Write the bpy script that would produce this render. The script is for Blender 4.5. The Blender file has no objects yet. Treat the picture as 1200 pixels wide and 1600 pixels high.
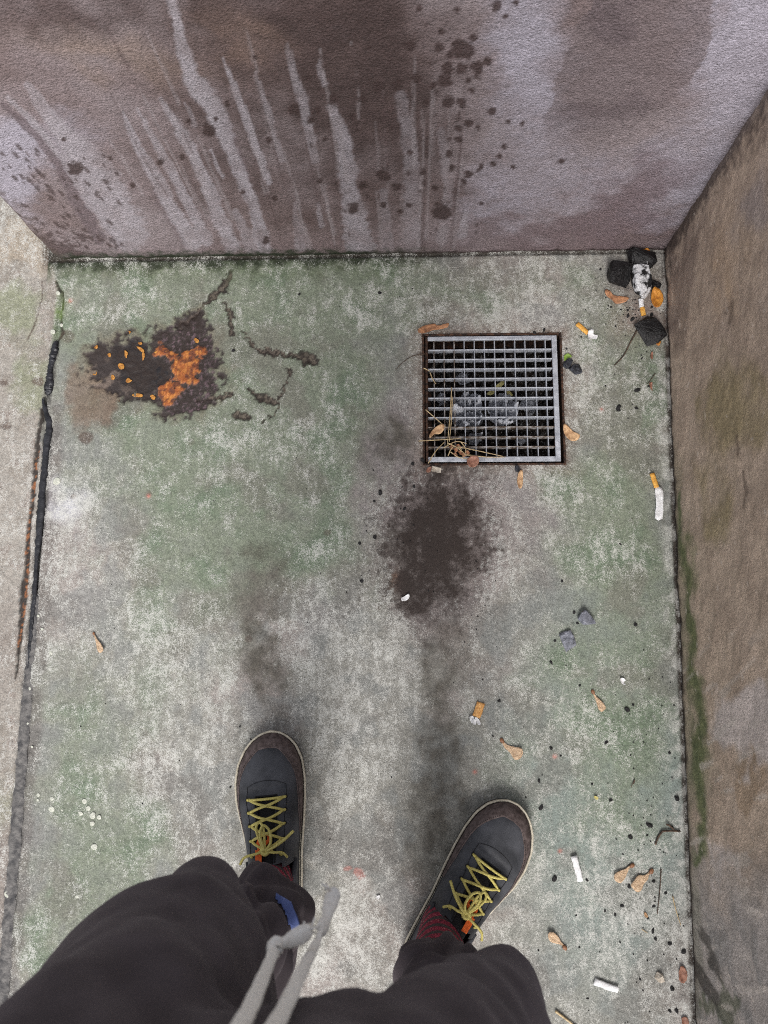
import bpy, bmesh, math, random
import numpy as np
from mathutils import Vector, Matrix
from mathutils.bvhtree import BVHTree

random.seed(7)
C = bpy.context.scene.collection
SC = bpy.context.scene
R_ = math.radians

# ------------------------------------------------------------------ camera, sky, sun, exposure
F, CAMZ = 1200.0, 1.25                       # focal length in photo pixels, height of the phone
_dc = Vector((45 / F, -200 / F, -1)).normalized()
RC = _dc.rotation_difference(Vector((0, 0, -1))).to_matrix()
cam = bpy.data.cameras.new('camera')
cam.sensor_fit = 'VERTICAL'; cam.sensor_height = 36; cam.lens = F / 1600 * 36
cam.clip_start = 0.02; cam.clip_end = 200
cam.dof.use_dof = True; cam.dof.focus_distance = 1.27; cam.dof.aperture_fstop = 9
co = bpy.data.objects.new('camera', cam); C.objects.link(co)
co.matrix_world = Matrix.Translation((0, 0, CAMZ)) @ RC.to_4x4()
SC.camera = co

SUN_EL, SUN_AZ = 50, 184                      # azimuth of the sun, degrees clockwise from +Y (behind the person)
w = bpy.data.worlds.new('World'); SC.world = w; w.use_nodes = True
nt = w.node_tree; nt.nodes.clear()
sky = nt.nodes.new('ShaderNodeTexSky'); sky.sky_type = 'NISHITA'; sky.sun_disc = False
sky.sun_elevation = R_(SUN_EL); sky.sun_rotation = R_(SUN_AZ); sky.dust_density = 4; sky.air_density = 1.0
hs = nt.nodes.new('ShaderNodeHueSaturation'); hs.inputs['Saturation'].default_value = 0.30
bg = nt.nodes.new('ShaderNodeBackground'); bg.inputs[1].default_value = 0.13
wo = nt.nodes.new('ShaderNodeOutputWorld')
nt.links.new(sky.outputs[0], hs.inputs['Color']); nt.links.new(hs.outputs[0], bg.inputs[0]); nt.links.new(bg.outputs[0], wo.inputs[0])
sl = bpy.data.lights.new('sun', 'SUN'); sl.energy = 1.5; sl.angle = R_(24); sl.color = (1, 0.975, 0.95)
so = bpy.data.objects.new('sun', sl); C.objects.link(so)
_sd = Vector((math.sin(R_(SUN_AZ)) * math.cos(R_(SUN_EL)), math.cos(R_(SUN_AZ)) * math.cos(R_(SUN_EL)), math.sin(R_(SUN_EL))))
so.rotation_euler = (-_sd).to_track_quat('-Z', 'Y').to_euler(); so.location = _sd * 6
vs = SC.view_settings
vs.view_transform = 'Standard'; vs.look = 'None'; vs.gamma = 1; vs.exposure = 0.55; vs.use_curve_mapping = False

SC.cycles.use_denoising = False; SC.cycles.filter_width = 1.0
# ------------------------------------------------------------------ helpers
RCn = np.array(RC)
def at(px, py, z=0.0):                        # a spot of the photo as a point of the place, at height z
    d = RC @ Vector(((px - 600) / F, -(py - 800) / F, -1))
    return Vector((0, 0, CAMZ)) + d * ((z - CAMZ) / d.z)
def chart(P):                                 # survey chart: place -> photo pixels, used to draw the stain maps
    q = (P - np.array([0, 0, CAMZ])) @ RCn
    dep = np.maximum(-q[:, 2], 0.12)
    return 600 + q[:, 0] / dep * F, 800 - q[:, 1] / dep * F
def s2l(v):
    v = np.asarray(v, float) / 255.0
    return np.where(v <= 0.04045, v / 12.92, ((v + 0.055) / 1.055) ** 2.4)
def col(r, g, b): return tuple(float(x) for x in s2l((r, g, b))) + (1.0,)
def _h(ix, iy, seed):
    n = (ix.astype(np.int64) * 374761393 + iy.astype(np.int64) * 668265263 + seed * 974634777) & 0xffffffff
    n = ((n ^ (n >> 13)) * 1274126177) & 0xffffffff
    n = ((n ^ (n >> 16)) * 2246822519) & 0xffffffff
    return ((n ^ (n >> 15)) & 0xffff) / 65535.0
def vn(x, y, seed=0):
    ix, iy = np.floor(x), np.floor(y); fx, fy = x - ix, y - iy
    ux = fx * fx * fx * (fx * (fx * 6 - 15) + 10); uy = fy * fy * fy * (fy * (fy * 6 - 15) + 10)
    def g(i, j, dx, dy):
        a = _h(ix + i, iy + j, seed) * 6.28318; return np.cos(a) * dx + np.sin(a) * dy
    a, b, c, d = g(0, 0, fx, fy), g(1, 0, fx - 1, fy), g(0, 1, fx, fy - 1), g(1, 1, fx - 1, fy - 1)
    return np.clip(.5 + .75 * ((a + (b - a) * ux) * (1 - uy) + (c + (d - c) * ux) * uy), 0, 1)
def fbm(x, y, s, o=4, seed=0, g=0.5):
    t = 0; a = 1; n = 0
    ca, sa = 0.8, 0.6
    for i in range(o):
        t = t + a * vn(x * s + 17.3 * i, y * s - 9.1 * i, seed + i); n += a; a *= g; s *= 2.03
        x, y = ca * x - sa * y, sa * x + ca * y
    return np.clip(.5 + (t / n - .5) * 1.55, 0, 1)
def ss(a, b, x):
    t = np.clip((x - a) / (b - a), 0, 1); return t * t * (3 - 2 * t)
def blob(X, Y, cx, cy, rx, ry, rot=0):
    c, s = math.cos(R_(rot)), math.sin(R_(rot)); dx, dy = X - cx, Y - cy
    u, v = (c * dx + s * dy) / rx, (-s * dx + c * dy) / ry
    return np.exp(-(u * u + v * v))
def stroke(X, Y, pts):                        # distance to a polyline in units of its local half width
    best = np.full(X.shape, 1e9)
    for (x0, y0, w0), (x1, y1, w1) in zip(pts[:-1], pts[1:]):
        dx, dy = x1 - x0, y1 - y0; L = dx * dx + dy * dy
        t = np.clip(((X - x0) * dx + (Y - y0) * dy) / L, 0, 1)
        d = np.hypot(X - x0 - t * dx, Y - y0 - t * dy) / (w0 + (w1 - w0) * t)
        best = np.minimum(best, d)
    return best
def inpoly(X, Y, pts):
    r = np.zeros(X.shape, bool); n = len(pts)
    for i in range(n):
        x0, y0 = pts[i]; x1, y1 = pts[(i + 1) % n]
        if y0 == y1: continue
        cnd = ((y0 > Y) != (y1 > Y)) & (X < (x1 - x0) * (Y - y0) / (y1 - y0) + x0)
        r ^= cnd
    return r
def mixc(A, rgb, m):
    B = s2l(rgb) if not isinstance(rgb, np.ndarray) else rgb
    return A + (B - A) * np.clip(m, 0, 1)[:, None]

def link(name, me, parent=None):
    o = bpy.data.objects.new(name, me); C.objects.link(o)
    if parent: o.parent = parent
    return o
def empty(name, loc=(0, 0, 0), parent=None):
    o = bpy.data.objects.new(name, None); o.empty_display_size = 0.05; C.objects.link(o); o.location = loc
    if parent: o.parent = parent
    return o
def tag(o, label=None, cat=None, group=None, kind=None):
    if label: o['label'] = label
    if cat: o['category'] = cat
    if group: o['group'] = group
    if kind: o['kind'] = kind
    return o
def build(name, bm, m, parent=None, smooth=True, origin=None):
    if origin is not None: bmesh.ops.translate(bm, verts=bm.verts, vec=-Vector(origin))
    me = bpy.data.meshes.new(name); bm.normal_update(); bm.to_mesh(me); bm.free()
    me.materials.append(m)
    if smooth: me.polygons.foreach_set('use_smooth', [True] * len(me.polygons))
    o = link(name, me, parent)
    if origin is not None: o.location = origin
    return o
def box(bm, x0, x1, y0, y1, z0, z1):
    v = [bm.verts.new(p) for p in ((x0, y0, z0), (x1, y0, z0), (x1, y1, z0), (x0, y1, z0), (x0, y0, z1), (x1, y0, z1), (x1, y1, z1), (x0, y1, z1))]
    for f in ((3, 2, 1, 0), (4, 5, 6, 7), (0, 1, 5, 4), (1, 2, 6, 5), (2, 3, 7, 6), (3, 0, 4, 7)): bm.faces.new([v[i] for i in f])
def catmull(P, n=4, closed=False):
    P = [Vector(p) for p in P]; out = []; N = len(P)
    for i in range(N if closed else N - 1):
        if closed: a, b, c, d = P[i - 1], P[i], P[(i + 1) % N], P[(i + 2) % N]
        else: a, b, c, d = P[max(i - 1, 0)], P[i], P[i + 1], P[min(i + 2, N - 1)]
        for k in range(n):
            t = k / n
            out.append(0.5 * ((2 * b) + (c - a) * t + (2 * a - 5 * b + 4 * c - d) * t * t + (3 * b - a - 3 * c + d) * t ** 3))
    if not closed: out.append(P[-1])
    return out
def tube(bm, pts, rad, seg=8, flat=1.0, up=Vector((0, 0, 1)), caps=True):
    pts = [Vector(p) for p in pts]; n = len(pts)
    if not hasattr(rad, '__len__'): rad = [rad] * n
    rings = []
    for i in range(n):
        t = (pts[min(i + 1, n - 1)] - pts[max(i - 1, 0)]).normalized()
        a = t.cross(up)
        if a.length < 1e-3: a = t.cross(Vector((0, 1, 0)))
        a.normalize(); b = a.cross(t).normalized()
        rings.append([bm.verts.new(pts[i] + (a * math.cos(2 * math.pi * k / seg) + b * flat * math.sin(2 * math.pi * k / seg)) * rad[i]) for k in range(seg)])
    for i in range(n - 1):
        for k in range(seg):
            bm.faces.new((rings[i][k], rings[i + 1][k], rings[i + 1][(k + 1) % seg], rings[i][(k + 1) % seg]))
    if caps: bm.faces.new(rings[0]); bm.faces.new(rings[-1][::-1])

def M(name, c1, c2, rough=0.7, scale=60, bump=0.2, bscale=200, detail=4, contrast=(0.35, 0.65), metal=0, spec=0.4, stretch=(1, 1, 1), extra=None, bdist=0.002, coat=0):
    m = bpy.data.materials.new(name); m.use_nodes = True; t = m.node_tree; b = t.nodes['Principled BSDF']
    tc = t.nodes.new('ShaderNodeTexCoord'); mp = t.nodes.new('ShaderNodeMapping'); mp.inputs['Scale'].default_value = stretch
    t.links.new(tc.outputs['Object'], mp.inputs[0])
    n = t.nodes.new('ShaderNodeTexNoise'); n.inputs['Scale'].default_value = scale; n.inputs['Detail'].default_value = detail
    t.links.new(mp.outputs[0], n.inputs['Vector'])
    r = t.nodes.new('ShaderNodeValToRGB'); r.color_ramp.elements[0].position = contrast[0]; r.color_ramp.elements[1].position = contrast[1]
    r.color_ramp.elements[0].color = c1; r.color_ramp.elements[1].color = c2
    if extra:
        for p, c in extra: e = r.color_ramp.elements.new(p); e.color = c
    t.links.new(n.outputs[0], r.inputs[0]); t.links.new(r.outputs[0], b.inputs['Base Color'])
    b.inputs['Roughness'].default_value = rough; b.inputs['Metallic'].default_value = metal
    b.inputs['Specular IOR Level'].default_value = spec
    if coat: b.inputs['Coat Weight'].default_value = coat; b.inputs['Coat Roughness'].default_value = 0.15
    if bump:
        n2 = t.nodes.new('ShaderNodeTexNoise'); n2.inputs['Scale'].default_value = bscale; n2.inputs['Detail'].default_value = 5
        t.links.new(mp.outputs[0], n2.inputs['Vector'])
        bp = t.nodes.new('ShaderNodeBump'); bp.inputs['Strength'].default_value = bump; bp.inputs['Distance'].default_value = bdist
        t.links.new(n2.outputs[0], bp.inputs['Height']); t.links.new(bp.outputs[0], b.inputs['Normal'])
    return m

def surface_mat(name, grain_scale, grain_amt, bump, bscale, bdist, rough, stretch=(1, 1, 1), pit=0.0, stipple=0):
    """colour of the material comes from the mesh (stain map); grain, pits and relief are nodes"""
    m = bpy.data.materials.new(name); m.use_nodes = True; t = m.node_tree; b = t.nodes['Principled BSDF']; L = t.links.new
    def N(k, **kw):
        n = t.nodes.new(k)
        for a, v in kw.items(): setattr(n, a, v)
        return n
    vc = N('ShaderNodeVertexColor'); vc.layer_name = 'stain'
    gr = N('ShaderNodeAttribute'); gr.attribute_name = 'grain'
    wt = N('ShaderNodeAttribute'); wt.attribute_name = 'wet'
    tc = N('ShaderNodeTexCoord'); mp = N('ShaderNodeMapping'); mp.inputs['Scale'].default_value = stretch; mp.inputs['Rotation'].default_value = (.5, .35, .62); L(tc.outputs['Object'], mp.inputs[0])
    def noise(s, d, rgh=0.6):
        n = N('ShaderNodeTexNoise'); n.inputs['Scale'].default_value = s; n.inputs['Detail'].default_value = d; n.inputs['Roughness'].default_value = rgh
        L(mp.outputs[0], n.inputs['Vector']); return n.outputs[0]
    def math_(op, a, bb, c=None):
        n = N('ShaderNodeMath', operation=op)
        for i, v in enumerate((a, bb) if c is None else (a, bb, c)):
            if hasattr(v, 'links'): L(v, n.inputs[i])
            else: n.inputs[i].default_value = v
        return n.outputs[0]
    def mrange(v, a, bb, c, d):
        n = N('ShaderNodeMapRange'); n.inputs[1].default_value = a; n.inputs[2].default_value = bb; n.inputs[3].default_value = c; n.inputs[4].default_value = d
        L(v, n.inputs[0]); return n.outputs[0]
    pl = N('ShaderNodeAttribute'); pl.attribute_name = 'pale'
    fine = noise(grain_scale, 3, 0.7); mid = noise(grain_scale * 0.33, 3, 0.6)
    k = math_('ADD', mrange(fine, 0.3, 0.7, -1, 1), mrange(mid, 0.3, 0.7, -0.5, 0.5))
    k = math_('MULTIPLY', k, gr.outputs['Fac'])
    k = math_('MULTIPLY', k, grain_amt)
    gain = math_('MAXIMUM', math_('ADD', k, 1.0), 0.15)
    mx = N('ShaderNodeVectorMath', operation='SCALE'); L(vc.outputs[0], mx.inputs[0]); L(gain, mx.inputs['Scale'])
    out = mx.outputs[0]
    if stipple:                                # worn crowns of the cement skin, paler than the dirt between them
        st = math_('ADD', noise(stipple, 3, 0.8), math_('MULTIPLY', noise(stipple * .3, 2, 0.6), 0.35))
        sf = mrange(math_('ADD', st, pl.outputs['Fac']), 0.695, 0.88, 0.0, 1.0)
        mc = N('ShaderNodeMixRGB'); L(math_('MULTIPLY', sf, .80), mc.inputs[0]); L(out, mc.inputs[1]); mc.inputs[2].default_value = col(202, 201, 195); out = mc.outputs[0]
        so_ = N('ShaderNodeAttribute'); so_.attribute_name = 'soot'      # soot and damp dirt, caught in the low spots first
        sg = math_('ADD', math_('MULTIPLY', noise(stipple * .8, 4, 0.75), 0.9), math_('MULTIPLY', noise(stipple * .22, 3, 0.6), 0.45))
        sf2 = mrange(math_('ADD', sg, so_.outputs['Fac']), 0.92, 1.36, 0.0, 0.97)
        mc2 = N('ShaderNodeMixRGB'); L(sf2, mc2.inputs[0]); L(out, mc2.inputs[1]); mc2.inputs[2].default_value = col(50, 41, 37); out = mc2.outputs[0]
    if pit:
        pn = noise(grain_scale * 0.45, 2, 0.5); pm = mrange(pn, 0.27, 0.33, pit, 0.0)
        sc2 = N('ShaderNodeVectorMath', operation='SCALE'); L(out, sc2.inputs[0]); L(math_('SUBTRACT', 1.0, pm), sc2.inputs['Scale']); out = sc2.outputs[0]
    L(out, b.inputs['Base Color'])
    L(math_('SUBTRACT', mrange(mid, 0.3, 0.7, rough - 0.06, rough + 0.06), math_('MULTIPLY', wt.outputs['Fac'], 0.55)), b.inputs['Roughness'])
    b.inputs['Specular IOR Level'].default_value = 0.35
    hgt = math_('ADD', noise(bscale, 4, 0.55), math_('MULTIPLY', fine, 0.35))
    bp = N('ShaderNodeBump'); bp.inputs['Strength'].default_value = bump; bp.inputs['Distance'].default_value = bdist
    L(hgt, bp.inputs['Height']); L(bp.outputs[0], b.inputs['Normal'])
    return m

def lines(*segs):
    out = []
    for a, b, st in segs:
        n = max(1, int(round((b - a) / st))); out += [a + (b - a) * i / n for i in range(n)]
    out.append(segs[-1][1]); return np.array(out)
def grid_mesh(name, U, V, fpos, keep=None, extra_boxes=None, m=None, colour=None, flip=False):
    """sheet over the lines U x V; colour(P, X, Y) -> rgb, grain, wet, displacement along the normal axis"""
    uu, vv = np.meshgrid(U, V); uu, vv = uu.ravel(), vv.ravel(); nu, nv = len(U), len(V)
    P, nrm = fpos(uu, vv)
    X, Y = chart(P)
    r_ = colour(P, X, Y); rgb, grain, wet, disp = r_[:4]; pale = r_[4] if len(r_) > 4 else np.zeros(len(P)); soot = r_[5] if len(r_) > 5 else np.zeros(len(P)) - 1
    P = P + nrm * disp[:, None]
    i = np.arange((nu - 1) * (nv - 1)); a = (i // (nu - 1)) * nu + i % (nu - 1)
    Q = np.stack([a, a + 1, a + 1 + nu, a + nu], 1)
    if flip: Q = Q[:, ::-1]
    if keep is not None:
        cu = uu[a] * .5 + uu[a + 1] * .5; cv = vv[a] * .5 + vv[a + nu] * .5
        Q = Q[keep(cu, cv)]
    nvt = len(P)
    EP, EQ = [], []
    for (bp, bq) in (extra_boxes or []):
        EQ += [[j + nvt + len(EP) for j in q] for q in bq]; EP += bp
    if EP: P = np.vstack([P, np.array(EP, float)]); Q = np.vstack([Q, np.array(EQ)])
    me = bpy.data.meshes.new(name)
    me.vertices.add(len(P)); me.vertices.foreach_set('co', P.astype(np.float32).ravel())
    me.loops.add(Q.size); me.loops.foreach_set('vertex_index', Q.astype(np.int32).ravel())
    me.polygons.add(len(Q)); me.polygons.foreach_set('loop_start', np.arange(0, Q.size, 4, dtype=np.int32))
    me.polygons.foreach_set('use_smooth', np.ones(len(Q), bool))
    me.update(calc_edges=True); me.validate()
    pad = len(P) - nvt
    mean = np.median(rgb, 0)
    rgba = np.ones((len(P), 4), np.float32); rgba[:nvt, :3] = rgb
    if pad: rgba[nvt:, :3] = mean
    ca = me.color_attributes.new('stain', 'FLOAT_COLOR', 'POINT'); ca.data.foreach_set('color', rgba.ravel())
    for nm, arr in (('grain', grain), ('wet', wet), ('pale', pale), ('soot', soot)):
        at_ = me.attributes.new(nm, 'FLOAT', 'POINT'); v = np.zeros(len(P), np.float32); v[:nvt] = arr
        if pad: v[nvt:] = 0.5 if nm == 'grain' else 0
        at_.data.foreach_set('value', v)
    me.materials.append(m)
    return link(name, me)
def boxq(x0, x1, y0, y1, z0, z1, skip=()):
    P = [(x0, y0, z0), (x1, y0, z0), (x1, y1, z0), (x0, y1, z0), (x0, y0, z1), (x1, y0, z1), (x1, y1, z1), (x0, y1, z1)]
    Q = {'bottom': (3, 2, 1, 0), 'top': (4, 5, 6, 7), 'front': (0, 1, 5, 4), 'right': (1, 2, 6, 5), 'back': (2, 3, 7, 6), 'left': (3, 0, 4, 7)}
    return P, [q for k, q in Q.items() if k not in skip]

YB = 0.663                                     # face of the back wall
def xr(y): return 0.4215 + 0.0190 * y          # face of the right wall
def xl(y): return -0.6295 - 0.0176 * y         # face of the left wall
GX0, GX1, GY0, GY1 = 0.0175, 0.2545, 0.2865, 0.5175   # drain opening

# ------------------------------------------------------------------ floor
def floor_colour(P, X, Y):
    x, y = P[:, 0], P[:, 1]
    n1 = fbm(x, y, 3.2, 5, 1); n2 = fbm(x, y, 11, 5, 11); n3 = fbm(x, y, 38, 4, 21); n4 = fbm(x, y, 120, 3, 31)
    stx = fbm(x * 3.2, y * 0.8, 30, 4, 41)          # broom marks running away from the wall
    wx = (fbm(x, y, 18, 4, 51) - .5) * 60; wy = (fbm(x, y, 18, 4, 61) - .5) * 60
    Xw, Yw = X + wx, Y + wy
    A = np.tile(s2l((134, 132, 125)), (len(x), 1))
    A = mixc(A, (152, 141, 137), ss(.45, .65, n1) * .6)
    A = mixc(A, (124, 126, 124), ss(.5, .35, n2) * .6)
    A = mixc(A, (118, 112, 106), ss(.52, .8, stx) * .22)
    A = mixc(A, (126, 138, 132), ss(.1, .8, blob(Xw, Yw, 960, 1230, 170, 330)) * .75)
    A = mixc(A, (138, 128, 127), ss(.1, .9, blob(Xw, Yw, 620, 740, 130, 160) + .6 * blob(Xw, Yw, 830, 800, 70, 110)) * .7)
    # green algae
    g = sum(a * blob(Xw, Yw, *b) for a, b in (
        (1.0, (230, 440, 160, 45)), (.8, (420, 470, 110, 60)), (1.0, (560, 440, 130, 40)), (.9, (400, 600, 120, 110)), (.9, (330, 760, 160, 110)),
        (.7, (420, 880, 120, 80)), (.9, (960, 900, 90, 130)), (1.0, (985, 570, 50, 70)), (.9, (960, 740, 60, 80)), (.6, (130, 1160, 90, 90)), (.7, (190, 1330, 90, 90)),
        (.8, (70, 1500, 60, 90)), (.6, (990, 1160, 90, 110)), (.6, (880, 440, 80, 40)), (.5, (560, 900, 90, 70)), (.9, (150, 520, 90, 60)), (.5, (900, 1050, 80, 80)),
        (.5, (560, 560, 60, 120)), (.9, (480, 560, 90, 110)), (.8, (500, 720, 110, 130)), (1.0, (260, 700, 170, 120)), (.9, (330, 520, 260, 110)), (.7, (970, 620, 90, 220)), (.7, (1010, 950, 60, 260)), (.6, (150, 1250, 120, 200)), (.6, (900, 1180, 140, 160)), (.5, (250, 1000, 160, 110)), (.6, (620, 460, 200, 60)), (.6, (880, 760, 60, 120)), (.5, (130, 1400, 110, 120)), (.7, (300, 900, 110, 60)), (.45, (950, 1300, 90, 90)), (.45, (720, 450, 90, 40))))
    gm = ss(.0, 1.5, g * (.7 + .6 * n2) + (n2 - .5) * .5 + (n3 - .5) * .35 + (stx - .5) * .4)
    A = mixc(A, (116, 124, 106), gm * .84)
    A = mixc(A, (95, 110, 90), gm * ss(.4, .8, n2) * .7)
    # pale worn cement in patches
    lw = sum(a * blob(Xw, Yw, *b) for a, b in (
        (.9, (560, 480, 120, 35)), (.8, (170, 480, 50, 30)), (.7, (850, 470, 60, 60)), (.6, (440, 690, 120, 60)), (.7, (930, 620, 60, 90)), (.6, (880, 800, 60, 90)), (.5, (560, 1000, 90, 70)),
        (.7, (550, 1150, 70, 110)), (.5, (250, 1200, 120, 110)), (.6, (240, 1000, 120, 70)), (.5, (920, 1330, 100, 90)), (.6, (550, 1450, 70, 120)), (.5, (980, 1500, 80, 80)), (.6, (110, 790, 40, 50)), (.5, (960, 860, 50, 60)), (.6, (470, 960, 60, 60)), (.5, (880, 1150, 60, 90)), (.6, (200, 740, 90, 50)), (.4, (650, 440, 60, 30)))) 
    pale = .02 + .12 * np.clip(lw, 0, 1.2) + (n2 - .5) * .20 + (n1 - .5) * .12 + (n3 - .5) * .22 + (stx - .5) * .18
    # brown-grey grime, with soft shadows of both legs painted in
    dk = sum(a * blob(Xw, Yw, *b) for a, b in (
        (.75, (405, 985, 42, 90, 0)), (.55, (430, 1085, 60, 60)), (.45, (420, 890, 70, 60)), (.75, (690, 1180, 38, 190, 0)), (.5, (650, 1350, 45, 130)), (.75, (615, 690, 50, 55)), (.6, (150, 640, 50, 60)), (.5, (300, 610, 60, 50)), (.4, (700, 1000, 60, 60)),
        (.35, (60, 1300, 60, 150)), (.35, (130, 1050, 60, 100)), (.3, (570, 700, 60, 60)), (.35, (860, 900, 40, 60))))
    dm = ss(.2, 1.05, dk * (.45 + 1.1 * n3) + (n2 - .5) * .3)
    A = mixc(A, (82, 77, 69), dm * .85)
    A = mixc(A, (112, 106, 100), ss(.56, .70, fbm(x, y, 7, 5, 71)) * .45)
    # wet black-brown patch below the drain
    px_, py_ = Xw * .55 + X * .45, Yw * .55 + Y * .45
    ws = np.maximum(1.1 * blob(px_, py_, 682, 845, 82, 115, 8), .95 * blob(px_, py_, 648, 925, 48, 62, -20))
    ws = np.maximum(ws, .62 * blob(px_, py_, 690, 745, 70, 45))
    n5 = fbm(x, y, 290, 2, 35)
    wm = ss(.40, .75, ws + (n3 - .5) * .35 + (n4 - .5) * .5)
    A = mixc(A, (116, 106, 104), ss(.05, .45, ws + (n2 - .5) * .2) * .65)
    A = mixc(A, (92, 83, 79), ss(.3, .9, ws + (n3 - .5) * .4) * .5)
    soot = .08 + .74 * np.clip(ws, 0, .95) + (n3 - .5) * .40 + (n4 - .5) * .30
    A = mixc(A, (168, 120, 90), blob(X, Y, 615, 905, 10, 16) * wm * .5)
    # drips around it and blackened joint by the sealant
    A = mixc(A, (95, 88, 84), ss(.75, .2, stroke(X + wx * .2, Y, [(90, 640, 22), (75, 860, 24), (55, 1100, 22), (30, 1400, 26), (10, 1600, 24)])) * .55)
    A = mixc(A, (190, 190, 198), blob(Xw, Yw, 105, 785, 26, 30) * .7)
    # burnt, spalled patch with rust
    bx, by = X + wx * .55, Y + wy * .55
    fur = (fbm(x, y, 60, 4, 91) - .5)
    sp_ = np.maximum.reduce([blob(bx, by, 277, 574, 76, 72), blob(bx, by, 205, 577, 72, 52), .9 * blob(bx, by, 300, 508, 26, 30), .9 * blob(bx, by, 296, 624, 50, 22), .8 * blob(bx, by, 160, 553, 34, 28)])
    sm = ss(.38, .52, sp_ + fur * .45 + (n4 - .5) * .30)
    halo = ss(.18, .5, sp_ + (n3 - .5) * .4)
    A = mixc(A, (108, 100, 84), halo * .55)
    A = mixc(A, (118, 98, 84), ss(.3, .7, blob(Xw, Yw, 145, 615, 40, 60)) * .6)
    A = mixc(A, (54, 47, 46), sm * .97)
    A = mixc(A, (112, 92, 98), sm * ss(.52, .7, n5 * .5 + n4 * .5) * ss(.35, .6, blob(X, Y, 290, 580, 60, 90)) * .75)
    A = mixc(A, (122, 108, 98), sm * ss(.48, .66, n3) * blob(X, Y, 165, 600, 50, 50) * .7)
    tar = ss(.45, .6, np.maximum(blob(bx, by, 225, 580, 50, 34), .9 * blob(bx, by, 205, 552, 40, 24)) + fur * .3)
    A = mixc(A, (36, 34, 36), tar * sm)
    soot = np.maximum(soot, -.16 + .98 * np.clip(sp_ + fur * .55, 0, .8) - .30 * ss(.3, .7, blob(X, Y, 165, 600, 40, 45)))
    om = ss(.46, .6, np.maximum.reduce([blob(bx, by, 290, 578, 30, 24), blob(bx, by, 266, 606, 22, 20), .85 * blob(bx, by, 262, 552, 34, 12, 20), .8 * blob(bx, by, 300, 556, 22, 12)]) - .9 * blob(X, Y, 236, 583, 28, 20) + fur * .25 + (n4 - .5) * .25) * sm
    A = mixc(A, (156, 88, 44), om * .95)
    A = mixc(A, (196, 130, 66), om * ss(.45, .7, fbm(x * 1.6, y * .5, 120, 3, 98)) * .8); A = mixc(A, (92, 54, 42), om * ss(.48, .62, fbm(x, y, 70, 4, 97)) * .9)
    soot = soot - om * .75 - sm * ss(.5, .75, n4) * ss(.3, .6, blob(X, Y, 295, 580, 62, 90)) * .45
    # spalled veins beyond the patch
    hx, hy = (fbm(x, y, 95, 3, 95) - .5) * 12, (fbm(x, y, 95, 3, 96) - .5) * 12
    spl = (n4 - .5) * .6 + 1.25 * np.minimum.reduce([stroke(X + wx * .15 + hx, Y + wy * .15 + hy, s) for s in (
        [(358, 428, 5), (350, 450, 9), (335, 462, 6), (318, 480, 2)], [(318, 480, 2), (290, 500, 8), (280, 512, 4)], [(352, 470, 1.5), (360, 490, 4), (362, 520, 4)],
        [(380, 520, 1.2), (402, 545, 3), (420, 550, 7), (440, 552, 3), (460, 555, 6), (480, 560, 12), (490, 566, 8)], [(452, 580, 3), (446, 600, 1.5), (440, 618, 2), (434, 640, 1.5), (410, 660, 1.2)],
        [(392, 612, 5), (410, 620, 9), (432, 628, 4)], [(370, 650, 7), (382, 652, 8)], [(310, 625, 3), (350, 620, 4), (372, 615, 1.2)])])
    rim = ss(1.5, 1.05, spl) * ss(.45, .8, spl)
    A = mixc(A, (92, 79, 71), ss(1.0, .8, spl) * .8); A = mixc(A, (44, 37, 34), rim * .9); A = mixc(A, (50, 43, 40), ss(.5, .62, n4) * ss(1.0, .7, spl) * .8)
    # crack beside the sealant, seams, smudges
    ck = np.minimum.reduce([stroke(X + wx * .10, Y, s) for s in (
        [(88, 440, 2), (97, 458, 2.2), (95, 500, 1.6), (99, 520, 2.2), (86, 540, 2)], [(64, 640, 3), (56, 700, 4), (50, 800, 2.5), (44, 860, 3.5), (36, 930, 5), (30, 1005, 3), (24, 1060, 1)])]) + (n4 - .5) * 1.2
    A = mixc(A, (44, 36, 32), ss(1.2, .7, ck) * .9)
    A = mixc(A, (150, 96, 60), ss(1.0, .6, stroke(X + wx * .2, Y, [(56, 700, 2), (45, 850, 4), (34, 980, 4), (28, 1010, 1)])) * ss(.5, .6, n4) * .8)
    A = mixc(A, (104, 128, 62), blob(Xw, Yw, 82, 490, 12, 36) * .8)
    for cx, cy, r, k in ((115, 775, 6, .8), (134, 684, 14, .8), (52, 598, 9, .6), (105, 525, 14, .5), (388, 998, 8, .5), (232, 772, 7, .4), (589, 947, 8, .6), (512, 832, 8, .5), (300, 690, 8, .3)):
        A = mixc(A, (84, 70, 62), ss(.4, .7, blob(X + wx * .1, Y + wy * .1, cx, cy, r, r * .9)) * k)
    rs = ss(.45, .65, np.maximum(blob(X + wx * .15, Y + wy * .15, 560, 1366, 13, 9, 30), blob(X, Y, 543, 1357, 10, 5)) + (n4 - .5) * .4)
    A = mixc(A, (168, 118, 110), rs * .75)
    for cx, cy in ((742, 1206), (867, 1182), (875, 1330), (110, 470), (232, 775), (940, 640)):
        A = mixc(A, (190, 110, 96), blob(X, Y, cx, cy, 3, 3) * .8)
    # older slab left of the joint
    jl = np.interp(Y, [300, 405, 450, 535, 620, 800, 1000, 1250, 1560, 1700], [40, 82, 92, 82, 68, 62, 46, 24, 4, -4])
    lf = ss(2, -5, X - jl); ls = np.tile(s2l((150, 144, 136)), (len(x), 1))
    ls = mixc(ls, (130, 122, 113), ss(.42, .62, n2) * .7); ls = mixc(ls, (120, 104, 96), ss(.62, .78, n3) * .5)
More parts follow.
